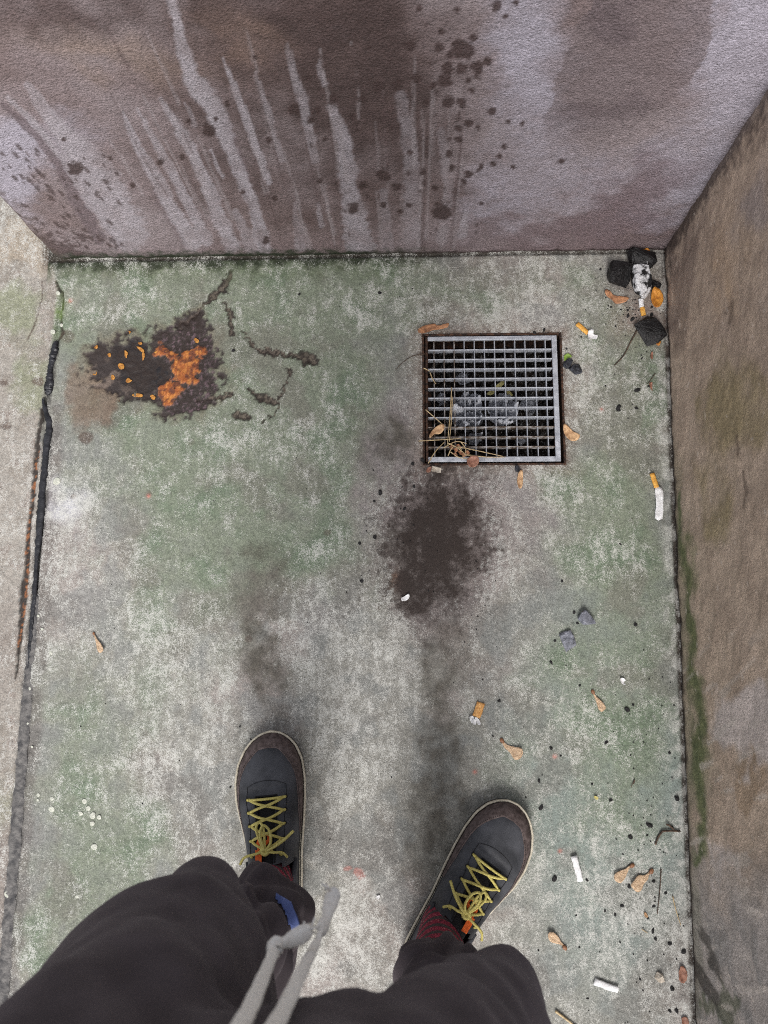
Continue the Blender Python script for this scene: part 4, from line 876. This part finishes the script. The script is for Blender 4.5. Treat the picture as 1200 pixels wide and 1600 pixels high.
m_cord = M('pale_grey_drawstring', col(226, 220, 214), col(242, 237, 232), .85, 300, .4, 1200, bdist=.0006)
m_sweat = M('dark_hooded_sweater', col(46, 46, 52), col(62, 62, 68), .9, 40, .2, 800, spec=.15)
m_skin = M('skin', col(196, 150, 128), col(212, 168, 146), .55, 60, .1, 600)
m_hair = M('brown_hair', col(52, 40, 32), col(78, 60, 48), .6, 120, .5, 400, stretch=(6, 6, 1))
m_phone = M('dark_phone_glass', col(20, 20, 23), col(28, 28, 31), .2, 30, 0, 100)
m_sock = bpy.data.materials.new('maroon_knit_sock'); m_sock.use_nodes = True
t = m_sock.node_tree; b = t.nodes['Principled BSDF']; L = t.links.new
tc = t.nodes.new('ShaderNodeTexCoord')
mp = t.nodes.new('ShaderNodeMapping'); mp.inputs['Scale'].default_value = (1, 1, 1); L(tc.outputs['Object'], mp.inputs[0])
wv = t.nodes.new('ShaderNodeTexWave'); wv.bands_direction = 'Z'; wv.inputs['Scale'].default_value = 95; wv.inputs['Distortion'].default_value = 2.0; wv.inputs['Detail'].default_value = 2; wv.inputs['Detail Scale'].default_value = 6; L(mp.outputs[0], wv.inputs[0])
nz = t.nodes.new('ShaderNodeTexNoise'); nz.inputs['Scale'].default_value = 420; nz.inputs['Detail'].default_value = 2; L(mp.outputs[0], nz.inputs['Vector'])
wv2 = t.nodes.new('ShaderNodeTexWave'); wv2.bands_direction = 'Z'; wv2.inputs['Scale'].default_value = 17; L(mp.outputs[0], wv2.inputs[0])
r1 = t.nodes.new('ShaderNodeValToRGB'); r1.color_ramp.elements[0].position = .35; r1.color_ramp.elements[1].position = .62; r1.color_ramp.elements[0].color = col(98, 32, 50); r1.color_ramp.elements[1].color = col(186, 58, 84)
e = r1.color_ramp.elements.new(.78); e.color = col(214, 170, 172); L(nz.outputs[0], r1.inputs[0])
r2 = t.nodes.new('ShaderNodeValToRGB'); r2.color_ramp.elements[0].position = .30; r2.color_ramp.elements[1].position = .42; L(wv2.outputs[0], r2.inputs[0])
mx = t.nodes.new('ShaderNodeMixRGB'); mx.inputs[1].default_value = col(84, 70, 70); L(r2.outputs[0], mx.inputs[0]); L(r1.outputs[0], mx.inputs[2]); L(mx.outputs[0], b.inputs['Base Color'])
bp = t.nodes.new('ShaderNodeBump'); bp.inputs['Strength'].default_value = .9; bp.inputs['Distance'].default_value = .0016; L(wv.outputs[0], bp.inputs['Height']); L(bp.outputs[0], b.inputs['Normal']); b.inputs['Roughness'].default_value = .95

toeL, heelL0 = at(417, 1144, .012), at(438, 1440, .012)
toeR, heelR0 = at(814, 1262, .012), at(652, 1508, .012)
SL = .292
dirL = (toeL - heelL0).normalized(); dirR = (toeR - heelR0).normalized()
heelL, heelR = toeL - dirL * SL, toeR - dirR * SL
heelL.z = heelR.z = 0
person = empty('person', (heelL + heelR) / 2 + (dirL + dirR) * .06)
tag(person, 'person in charcoal sweatpants and yellow-laced dark shoes looking down at the floor', 'person')
PINV = Matrix.Translation(-person.location)

# ---- shoes
tw_ = [0, .02, .06, .14, .26, .4, .54, .66, .76, .85, .92, .965, .99, 1]
hw_ = [.000, .017, .027, .034, .0365, .039, .0455, .0510, .0520, .0480, .0385, .0265, .0135, 0]
cx_ = [0, 0, 0, 0, .001, .002, .002, .001, .002, .004, .006, .007, .008, .008]       # towards the inner side
th_ = [0, .1, .2, .30, .36, .44, .54, .64, .74, .84, .92, .97, 1]
hh_ = [.088, .086, .090, .102, .104, .094, .078, .066, .058, .053, .047, .038, .022]
def ip(t, a, b): return float(np.interp(t, a, b))
def smooth_tab(a, b, t): return (ip(t - .012, a, b) + ip(t + .012, a, b) + 2 * ip(t, a, b)) / 4 if .03 < t < .97 else ip(t, a, b)
ZS = .020
def make_shoe(heel, d, inner, lab):
    """inner = +1 when the inner side of the foot is local +x"""
    side = Vector((d.y, -d.x, 0))
    def W(x, y, z): return heel + side * x + d * y + Vector((0, 0, z))
    def S(t, s, off=0.0):
        w_, c, h = smooth_tab(tw_, hw_, t) - .0022, smooth_tab(tw_, cx_, t) * inner, smooth_tab(th_, hh_, t)
        w_ = max(w_, .0005) + off; a = abs(s) * math.pi / 2; pw = .78 if t > .35 else .62
        x = w_ * math.sin(a) ** .85 * (1 if s > 0 else -1); z = ZS + (h - ZS + off) * math.cos(a) ** pw
        if t < .36: x *= 1 - .18 * (1 - abs(s)) 
        yy = t * SL
        if t > .9: yy = (t - (t - .9) * .0) * SL + off * (t - .9) * 8
        # bend crease over the ball of the foot
        z -= .0022 * math.exp(-((t - .735 - .03 * s * inner) / .012) ** 2) * math.cos(a) + .0012 * math.exp(-((t - .705) / .01) ** 2) * math.cos(a)
        return Vector((x + c, yy, z))
    root = empty('shoe', heel, person); root.matrix_parent_inverse = PINV; tag(root, lab); inv = Matrix.Translation(-heel)
    def part(nm, bm, m):
        for v in bm.verts: v.co = W(*v.co)
        bmesh.ops.recalc_face_normals(bm, faces=bm.faces)
        o = build(nm, bm, m, root); o.matrix_parent_inverse = inv; return o
    def outline(off, n=72):
        pts = []
        ts = [0.5 - 0.5 * math.cos(math.pi * i / n) for i in range(n + 1)]
        for t in ts: pts.append((smooth_tab(tw_, hw_, t) + off if 0 < t < 1 else 0, t))
        R1 = [Vector((w_ + smooth_tab(tw_, cx_, t) * inner, t * SL + (off if t > .5 else -off) * abs(2 * t - 1) ** 6, 0)) for w_, t in pts]
        L1 = [Vector((-w_ + smooth_tab(tw_, cx_, t) * inner, t * SL + (off if t > .5 else -off) * abs(2 * t - 1) ** 6, 0)) for w_, t in pts[1:-1]]
        return R1 + L1[::-1]
    def slab(off, z0, z1):
        bm = bmesh.new(); o = outline(off); n = len(o)
        rows = [[bm.verts.new((p.x * k + (0), p.y, z)) for p in o] for z, k in ((z0, .985), (z0 + .002, 1), (z1 - .002, 1), (z1, .985))]
        for a, b_ in zip(rows[:-1], rows[1:]):
            for i in range(n): bm.faces.new((a[i], a[(i + 1) % n], b_[(i + 1) % n], b_[i]))
        bm.faces.new(rows[0][::-1]); bm.faces.new(rows[-1]); return bm
    part('outsole', slab(.0005, 0, .008), m_outs)
    part('midsole', slab(.001, .0082, .0215), m_rand)
    bm = bmesh.new(); o = outline(.0018); tube(bm, [Vector((p.x, p.y, .0245)) for p in o] + [Vector((o[0].x, o[0].y, .0245))], .0018, 8); part('foxing_strip', bm, m_rand)
    bm = bmesh.new(); o = outline(.0006); tube(bm, [Vector((p.x, p.y, .0228)) for p in o] + [Vector((o[0].x, o[0].y, .0228))], .0016, 6); part('sole_groove', bm, m_outs)
    def patch(cond, off, nt=90, ns=56, t0=.004, t1=.998):
        bm = bmesh.new(); g = {}
        def vert(i, j):
            if (i, j) not in g:
                t = t0 + (t1 - t0) * i / nt; s = -1 + 2 * j / ns; g[i, j] = bm.verts.new(S(t, s, off))
            return g[i, j]
        for i in range(nt):
            for j in range(ns):
                t = t0 + (t1 - t0) * (i + .5) / nt; s = -1 + 2 * (j + .5) / ns
                if cond(t, s): bm.faces.new((vert(i, j), vert(i + 1, j), vert(i + 1, j + 1), vert(i, j + 1)))
        return bm
    part('upper', patch(lambda t, s: not ((t < .385 and abs(s) < .80) or (.40 <= t < .70 and abs(s) < .16) or (.385 <= t < .40 and abs(s) < .34)), 0), m_up)
    # toe guard of suede with scalloped edge
    def tg(t):
        if t > .93: return 0.0
        if t > .80: return .15 + .45 * ((.93 - t) / .13) ** .6
        return .60 + .16 * math.sin((.80 - t) / .30 * math.pi * .5) + .10 * max(0, (.62 - t)) / .1
    bm = bmesh.new(); nt_ = 90; rows = []
    for sgn in (-1, 1):
        rows = []
        for i in range(nt_ + 1):
            t = .50 + (.997 - .50) * i / nt_; s0 = min(tg(t), .97); rows.append([bm.verts.new(S(t, sgn * (s0 + (1.0 - s0) * j / 12), .0013 if j else .0004)) for j in range(13)])
        for a, b_ in zip(rows[:-1], rows[1:]):
            for j in range(12): bm.faces.new((a[j], a[j + 1], b_[j + 1], b_[j]))
    part('toe_guard', bm, m_sued)
    part('tongue', patch(lambda t, s: .33 < t < .72 and abs(s) < .30, -.0035), m_tong)
    # collar roll and stitched throat edge
    bm = bmesh.new()
    cl = [S(t, .80) for t in (.385, .33, .26, .2, .14, .08, .04)] + [S(t, -.80) for t in (.04, .08, .14, .2, .26, .33, .385)]
    tube(bm, catmull(cl, 4), .0042, 8); part('collar', bm, m_up)
    bm = bmesh.new()
    for sg in (-1, 1): tube(bm, [S(t, sg * .17, .0008) for t in np.linspace(.41, .70, 16)], .0012, 6)
    tube(bm, [S(.702, s, .0008) for s in np.linspace(-.17, .17, 7)], .0012, 6); part('throat_binding', bm, m_tong)
    bm = bmesh.new()
    for sg in (-1, 1): tube(bm, [S(t, sg * (.36 + .02 * math.sin(t * 30)), .0004) for t in np.linspace(.45, .745, 20)], .0004, 5)
    tube(bm, [S(.745 + .03 * math.cos(s / .36 * 1.5), s, .0003) for s in np.linspace(-.36, .36, 14)], .00035, 5); part('seam', bm, m_tong)
    for tt in (.690, .630, .570, .505, .440):
        for sg2 in (-1, 1):
            bm = bmesh.new(); c_ = S(tt, sg2 * .36, .0006); n_ = (S(tt, sg2 * .36, .002) - c_).normalized(); u1 = Vector((0, 1, 0)); u2 = n_.cross(u1).normalized()
            tube(bm, [c_ + (u1 * math.cos(q * .785) + u2 * math.sin(q * .785)) * .0024 for q in range(9)], .0007, 5, caps=False); part('eyelet', bm, m_tong)
    bm = bmesh.new()
    for sgn in (-1, 1):
        for i in range(46):
            t = .52 + .40 * i / 46; s0 = min(tg(t) + .035, .96); tube(bm, [S(t, sgn * s0, .0016), S(t + .005, sgn * min(tg(t + .005) + .035, .96), .0016)], .0004, 4)
    part('stitching', bm, m_outs)['kind'] = 'stuff'
    # orange tabs
    sg = -inner
    bm = bmesh.new(); q = [[bm.verts.new(S(t, sg * s, .003)) for s in np.linspace(.06, .20, 4)] for t in np.linspace(.40, .47, 5)]
    for a, b_ in zip(q[:-1], q[1:]):
        for j in range(3): bm.faces.new((a[j], a[j + 1], b_[j + 1], b_[j]))
    part('pull_tab', bm, m_tab)
    bm = bmesh.new(); tube(bm, [S(t, sg * s, .0035) for t, s in ((.47, .10), (.50, .12), (.53, .08), (.535, -.02), (.51, -.05), (.49, .02))], .0030, 6, .5); part('tongue_loop', bm, m_tab)
    # laces
    rows_t = [.690, .630, .570, .505, .440]; E = .30
    bm = bmesh.new(); lr = .0020
    tube(bm, [S(rows_t[0], s, .0035 if abs(s) < .29 else .001) for s in np.linspace(-E, E, 9)], lr, 8)
    for k in range(4):
        for sg2 in (-1, 1):
            pts = []
            for i in range(11):
                f = i / 10; s = sg2 * (E - 2 * E * f); t = rows_t[k] + (rows_t[k + 1] - rows_t[k]) * f
                pts.append(S(t, s, .0012 + .0035 * math.sin(f * math.pi) + (.002 if sg2 > 0 else 0) * math.sin(f * math.pi)))
            if k == 3 : pts = pts[:8]
            tube(bm, pts, lr, 8)
    for tt in rows_t:
        for sg2 in (-1, 1): tube(bm, [S(tt, sg2 * (E - .02), .0026), S(tt, sg2 * (E + .03), .002), S(tt, sg2 * (E + .06), -.001)], lr, 8)
    part('lace', bm, m_lace)
    K = S(.468, 0, .008)
    bm = bmesh.new()
    tube(bm, catmull([K + Vector(p) for p in ((-.006, 0, 0), (0, .004, .002), (.006, 0, .001), (0, -.004, .002), (-.006, 0, .001))], 4), .0028, 8)
    part('bow_knot', bm, m_lace)
    for pts in (((0, 0, 0), (-.006, .016, .004), (-.010, .033, .003), (-.004, .040, .002), (.001, .030, .005), (.001, .012, .004), (0, 0, 0)),
                ((0, 0, 0), (.010, .012, .006), (.009, .028, .004), (.001, .036, .006), (-.004, .024, .008), (0, .006, .004))):
        bm = bmesh.new(); tube(bm, catmull([K + Vector((p[0] * inner, p[1], p[2])) for p in pts], 6), lr * .95, 8); part('bow_loop', bm, m_lace)
    for pts in (((0, 0, 0), (.013, .005, .006), (.028, .013, .004), (.043, .024, .000)), ((0, 0, 0), (-.014, -.002, .004), (-.030, -.006, 0), (-.038, -.016, -.006)), ((0, 0, 0), (.012, -.002, .003), (.024, -.004, 0), (.030, -.012, -.006))):
        bm = bmesh.new(); tube(bm, catmull([K + Vector((p[0] * inner, p[1], p[2])) for p in pts], 6), lr * .95, 8); part('lace_end', bm, m_lace)
    return root, W
shoeL, WL = make_shoe(heelL, dirL, 1, 'dark shoe with yellow laces on the left, pointing straight at the wall')
shoeR, WR = make_shoe(heelR, dirR, -1, 'dark shoe with yellow laces on the right, turned outward')

# ---- trousers: two legs and a seat, voxel-joined, then creased
ankL, ankR = WL(0, .060, 0), WR(0, .060, 0)
kneeL = Vector((-.186, -.256, .52)); kneeR = Vector((.078, -.322, .52))
hipL, hipR = Vector((-.164, -.290, 0)), Vector((-.010, -.305, 0))
def mixv(a, b_, f, z): v = a.lerp(b_, f); v.z = z; return v
def leg_rings(ank, knee, hip, hemz, tilt, k=1.0):
    return [(c, a * (k if c.z > .5 else 1), b_) for c, a, b_ in [(mixv(ank, knee, -tilt, hemz), .055, .060), (mixv(ank, knee, .02 - tilt * .6, hemz + .03), .058, .064), (mixv(ank, knee, .10, .22), .060, .066), (mixv(ank, knee, .18, .34), .060, .060), (mixv(ank, knee, .50, .44), .046, .052),
            (mixv(ank, knee, 1.0, .52), .040, .060), (mixv(knee, hip, .16, .575), .054, .070), (mixv(knee, hip, .45, .66), .080, .090), (mixv(knee, hip, .8, .76), .092, .110), (mixv(knee, hip, 1, .86), .094, .116), (mixv(knee, hip, 1, .94), .088, .104)]]
def loft(bm, rings, seg=28, sq=2.0):
    prev = None; allr = []
    for c, rx, ry in rings:
        row = []
        for k in range(seg):
            a = 2 * math.pi * k / seg; ca, sa = math.cos(a), math.sin(a)
            row.append(bm.verts.new((c.x + rx * math.copysign(abs(ca) ** (2 / sq), ca), c.y + ry * math.copysign(abs(sa) ** (2 / sq), sa), c.z)))
        allr.append(row)
    for a, b_ in zip(allr[:-1], allr[1:]):
        for k in range(seg): bm.faces.new((a[k], a[(k + 1) % seg], b_[(k + 1) % seg], b_[k]))
    bm.faces.new(allr[0][::-1]); bm.faces.new(allr[-1])
def dens(rings, n=5):
    C_ = catmull([r[0] for r in rings], n); a = catmull([Vector((r[1], r[2], 0)) for r in rings], n)
    return [(c, v.x, v.y) for c, v in zip(C_, a)]
def remesh(bm, vox, smooth=6):
    me = bpy.data.meshes.new('tmp'); bm.to_mesh(me); bm.free(); o = link('tmp', me)
    md = o.modifiers.new('r', 'REMESH'); md.mode = 'VOXEL'; md.voxel_size = vox; md.use_smooth_shade = True
    md = o.modifiers.new('s', 'SMOOTH'); md.factor = .6; md.iterations = smooth
    dg = bpy.context.evaluated_depsgraph_get(); dg.update()
    out = bpy.data.meshes.new_from_object(o.evaluated_get(dg)); bpy.data.objects.remove(o); return out
bm = bmesh.new()
loft(bm, dens(leg_rings(ankL, kneeL, hipL, .125, .10))); loft(bm, dens(leg_rings(ankR, kneeR, hipR, .20, .36, .80)))
loft(bm, dens([(Vector((-.072, -.295, .765)), .130, .095), (Vector((-.072, -.295, .84)), .172, .118), (Vector((-.071, -.30, .92)), .174, .118), (Vector((-.071, -.31, 1.0)), .162, .108), (Vector((-.071, -.31, 1.04)), .155, .104)]))
tm = remesh(bm, .0065, 5)
nv_ = len(tm.vertices); P = np.empty(nv_ * 3); tm.vertices.foreach_get('co', P); P = P.reshape(-1, 3); Nn = np.empty(nv_ * 3); tm.vertices.foreach_get('normal', Nn); Nn = Nn.reshape(-1, 3)
disp = np.zeros(nv_)
for ank, knee, sd, phase in ((ankL, kneeL, 0, 0.0), (ankR, kneeR, 1, 1.3)):
    mid = (ankL.x + ankR.x) / 2; on = (P[:, 0] < mid + .02) if sd == 0 else (P[:, 0] >= mid + .02)
    ang = np.arctan2(P[:, 1] - (ank.y + (knee.y - ank.y) * np.clip((P[:, 2] - .1) / .4, 0, 1)), P[:, 0] - (ank.x + (knee.x - ank.x) * np.clip((P[:, 2] - .1) / .4, 0, 1)))
    low = ss(.50, .30, P[:, 2])
    f = np.sin(P[:, 2] * 62 + 1.7 * np.sin(ang + phase) + phase) * .5 + np.sin(P[:, 2] * 38 - 2.2 * np.cos(ang * 1 + phase) + 2) * .5
    disp += on * low * (np.sign(f) * np.abs(f) ** .8) * .014
    # long vertical drapes of the loose leg below the knee
    band = ss(.16, .20, P[:, 2]) * ss(.47, .40, P[:, 2]); gg = np.sin((P[:, 2] * .8 + .055 * np.sin(ang + .8 + phase)) * 210 + 2.5 * fbm(P[:, 0], P[:, 2], 9, 2, 541 + sd)); disp += on * band * (np.abs(gg) ** .6 * np.sign(gg)) * .0065
    disp += on * low * np.sin(ang * 4 + phase + P[:, 2] * 6) * .008
hi = ss(.48, .62, P[:, 2])
disp += hi * (fbm(P[:, 0] + P[:, 2] * .4, P[:, 1] + P[:, 2] * .6, 6, 3, 501) - .5) * .022
wr1 = np.sin((P[:, 2] * 1.0 - P[:, 0] * .9) * 70 + 3 * fbm(P[:, 0], P[:, 2], 5, 2, 521)); disp += hi * np.sign(wr1) * np.abs(wr1) ** 1.5 * .0028 * ss(.45, .75, fbm(P[:, 0] + P[:, 1], P[:, 2], 7, 2, 531))
disp += (fbm(P[:, 0] * 1.2 + 5, P[:, 1] + P[:, 2], 16, 3, 511) - .5) * .010
P2 = P + Nn * disp[:, None]
tm.vertices.foreach_set('co', P2.ravel()); tm.polygons.foreach_set('use_smooth', [True] * len(tm.polygons)); tm.materials.clear(); tm.materials.append(m_trs)
tm.update(); tm.name = 'trousers'
bm = bmesh.new(); bm.from_mesh(tm); bmesh.ops.smooth_vert(bm, verts=bm.verts, factor=.5, use_axis_x=True, use_axis_y=True, use_axis_z=True); bmesh.ops.smooth_vert(bm, verts=bm.verts, factor=.5, use_axis_x=True, use_axis_y=True, use_axis_z=True); bm.to_mesh(tm)
bvh = BVHTree.FromBMesh(bm); bm.free()
trs = link('trousers', tm, person); trs.matrix_parent_inverse = PINV
def drape(name, corners, m, off=.0025, n=14):
    """cloth panel sewn onto the trousers: sits on the surface"""
    bm = bmesh.new(); a, b_, c, d = [Vector((x, y, 0)) for x, y in corners]; g = []
    O = Vector((0, 0, CAMZ))
    for i in range(n + 1):
        row = []
        for j in range(n + 1):
            u_, v_ = i / n, j / n; p = a.lerp(b_, u_).lerp(d.lerp(c, u_), v_)
            D = (at(p.x, p.y, 0) - O).normalized(); h = bvh.ray_cast(O, D)
            row.append(bm.verts.new(h[0] + h[1] * off) if h[0] is not None else None)
        g.append(row)
    for i in range(n):
        for j in range(n):
            q = (g[i][j], g[i + 1][j], g[i + 1][j + 1], g[i][j + 1])
            if all(q) and max((q[0].co - k.co).length for k in q) < .05: bm.faces.new(q)
    for v in [v for v in bm.verts if not v.link_faces]: bm.verts.remove(v)
    todo = set(bm.faces); isl = []
    while todo:
        st = [todo.pop()]; cur = list(st)
        while st:
            f = st.pop()
            for e_ in f.edges:
                for g_ in e_.link_faces:
                    if g_ in todo: todo.discard(g_); st.append(g_); cur.append(g_)
        isl.append(cur)
    isl.sort(key=len)
    bmesh.ops.delete(bm, geom=[f for c_ in isl[:-1] for f in c_], context='FACES')
    r = bmesh.ops.solidify(bm, geom=bm.faces[:], thickness=.0015)
    return build(name, bm, m, trs)
drape('blue_lining', ((432, 1398), (455, 1412), (467, 1450), (428, 1468)), m_blue)
tag(bpy.data.objects['blue_lining'], 'slate blue lining showing at the left calf')
# socks
for W_, ank, knee in ((WL, ankL, kneeL), (WR, ankR, kneeR)):
    rg_ = [(W_(0, .075, .03), .030, .05), (W_(0, .072, .07), .034, .052), (mixv(W_(0, .066, 0), knee, .01, .11), .037, .049), (mixv(W_(0, .06, 0), knee, .03, .16), .037, .045), (mixv(W_(0, .055, 0), knee, .06, .21), .036, .042), (mixv(W_(0, .055, 0), knee, .08, .235), .034, .038)]
    bm = bmesh.new(); loft(bm, dens(rg_), 28, 2.0); c0 = rg_[0][0].copy()
    o = build('sock', bm, m_sock, person, True); o.matrix_parent_inverse = PINV
# drawstrings
for pts in ([(352, 1640, .93, 7), (388, 1580, .87, 7), (410, 1530, .81, 6.5), (424, 1496, .765, 6), (428, 1484, .75, 9), (433, 1476, .745, 9), (440, 1474, .742, 6), (455, 1468, .735, 9), (470, 1461, .73, 10), (482, 1455, .726, 8), (487, 1452, .724, 3)],
            [(405, 1640, .93, 7.5), (442, 1580, .85, 7.5), (470, 1520, .78, 7), (490, 1482, .71, 6), (499, 1460, .68, 6), (503, 1451, .67, 8.5), (507, 1443, .662, 8.5), (510, 1436, .655, 6), (514, 1420, .64, 9), (518, 1406, .63, 10), (521, 1396, .625, 9), (516, 1392, .62, 3)]):
    bm = bmesh.new(); P_ = catmull([at(a, b_, z) for a, b_, z, r in pts], 5); rr = [v.x for v in catmull([Vector((r, 0, 0)) for _, _, _, r in pts], 5)]
    tube(bm, P_, [r * .00058 * (1 + .05 * math.sin(i * 2.1)) for i, r in enumerate(rr)], 12, .55); rgf = random.Random(len(pts)); tip = P_[-1]; tdir = (P_[-1] - P_[-4]).normalized()
    for _ in range(9): q_ = tip - tdir * .004 + Vector((rgf.uniform(-1, 1), rgf.uniform(-1, 1), rgf.uniform(-1, 1))) * .0025; tube(bm, [q_, q_ + tdir * .006 + Vector((rgf.uniform(-1, 1), rgf.uniform(-1, 1), rgf.uniform(-1, 1))) * .004], .0007, 5)
    build('drawstring', bm, m_cord, trs)
# upper body: sweater, head, hands and the phone in them (behind the lens)
bm = bmesh.new(); cxp = -.071
loft(bm, dens([(Vector((cxp, -.31, .985)), .172, .122), (Vector((cxp, -.31, 1.08)), .168, .120), (Vector((cxp, -.31, 1.22)), .178, .118), (Vector((cxp, -.30, 1.34)), .192, .112), (Vector((cxp, -.29, 1.41)), .165, .088), (Vector((cxp, -.275, 1.46)), .085, .07), (Vector((cxp, -.265, 1.50)), .062, .06)]), 32)
for sg, wr_ in ((-1, Vector((-.090, -.105, 1.232))), (1, Vector((.090, -.105, 1.232)))):
    sh = Vector((cxp + sg * .185, -.295, 1.385)); el = Vector((cxp + sg * .245, -.255, 1.12))
    tube(bm, catmull([sh, sh.lerp(el, .5) + Vector((sg * .02, 0, 0)), el, el.lerp(wr_, .5), wr_], 6), [.062 - .0011 * i for i in range(25)], 16)
sw = remesh(bm, .009, 6); sw.materials.clear(); sw.materials.append(m_sweat); sw.polygons.foreach_set('use_smooth', [True] * len(sw.polygons)); sw.name = 'sweater'
o = link('sweater', sw, person); o.matrix_parent_inverse = PINV
bm = bmesh.new(); hc = Vector((cxp, -.20, 1.60))
loft(bm, dens([(hc + Vector((0, -.055, -.14)), .052, .055), (hc + Vector((0, -.035, -.10)), .056, .062), (hc + Vector((0, .0, -.085)), .058, .078), (hc + Vector((0, .0, -.03)), .072, .096), (hc + Vector((0, -.005, .03)), .077, .100), (hc + Vector((0, -.01, .08)), .068, .088), (hc + Vector((0, -.01, .11)), .035, .05)]), 24, 2)
loft(bm, [(hc + Vector((0, .098, -.045)), .016, .016), (hc + Vector((0, .100, -.03)), .013, .020), (hc + Vector((0, .094, .012)), .007, .010)], 10, 2)
for sg in (-1, 1): loft(bm, [(hc + Vector((sg * .076, -.01, -.035)), .007, .012), (hc + Vector((sg * .079, -.012, -.01)), .009, .020), (hc + Vector((sg * .078, -.014, .015)), .008, .016)], 10, 2)
hd = remesh(bm, .006, 4); hd.materials.clear(); hd.materials.append(m_skin); hd.name = 'head'; hd.polygons.foreach_set('use_smooth', [True] * len(hd.polygons))
o = link('head', hd, person); o.matrix_parent_inverse = PINV
bm = bmesh.new(); loft(bm, dens([(hc + Vector((0, -.045, -.06)), .070, .062), (hc + Vector((0, -.035, 0)), .082, .080), (hc + Vector((0, -.015, .05)), .082, .098), (hc + Vector((0, -.012, .09)), .072, .092), (hc + Vector((0, -.012, .125)), .035, .045)]), 24, 2)
o = build('hair', bm, m_hair, person); o.matrix_parent_inverse = PINV
for sg in (-1, 1):
    bm = bmesh.new(); wv_ = Vector((sg * .082, -.100, 1.238)); pm = Vector((sg * .056, -.085, 1.252))
    tube(bm, [wv_, wv_.lerp(pm, .5), pm, pm + Vector((-sg * .004, .006, .0))], [.026, .032, .034, .022], 12, .55)
    for k, fl in enumerate((.9, 1, .95, .78)):
        b0 = pm + Vector((-sg * .002, -.026 + .018 * k, -.004)); tube(bm, [b0, b0 + Vector((-sg * .010 * fl, .002, -.004)), b0 + Vector((-sg * .018 * fl, .003, .002)), b0 + Vector((-sg * .022 * fl, .003, .012))], [.0085, .008, .0075, .006], 8)
    tube(bm, [pm + Vector((0, -.02, .006)), pm + Vector((-sg * .014, -.004, .016)), pm + Vector((-sg * .030, .006, .019)), pm + Vector((-sg * .038, .010, .017))], [.011, .010, .009, .007], 8)
    h_ = remesh(bm, .003, 3); h_.materials.clear(); h_.materials.append(m_skin); h_.name = 'hand'; h_.polygons.foreach_set('use_smooth', [True] * len(h_.polygons))
    o = link('hand', h_, person); o.matrix_parent_inverse = PINV
ph = empty('phone', (0, -.06, CAMZ + .008)); tag(ph, 'dark phone held level in both hands above the floor', 'phone')
bm = bmesh.new(); box(bm, -.036, .036, -.145, .018, CAMZ + .006, CAMZ + .0135); bmesh.ops.bevel(bm, geom=bm.edges[:], offset=.003, segments=2, affect='EDGES')
o = build('body', bm, m_phone, ph); o.matrix_parent_inverse = Matrix.Translation((0, .06, -CAMZ - .008))
bm = bmesh.new(); bmesh.ops.create_cone(bm, cap_ends=True, segments=24, radius1=.006, radius2=.006, depth=.002, matrix=Matrix.Translation((0, 0, CAMZ + .005))); o = build('lens', bm, m_phone, ph, False); o.matrix_parent_inverse = Matrix.Translation((0, .06, -CAMZ - .008))
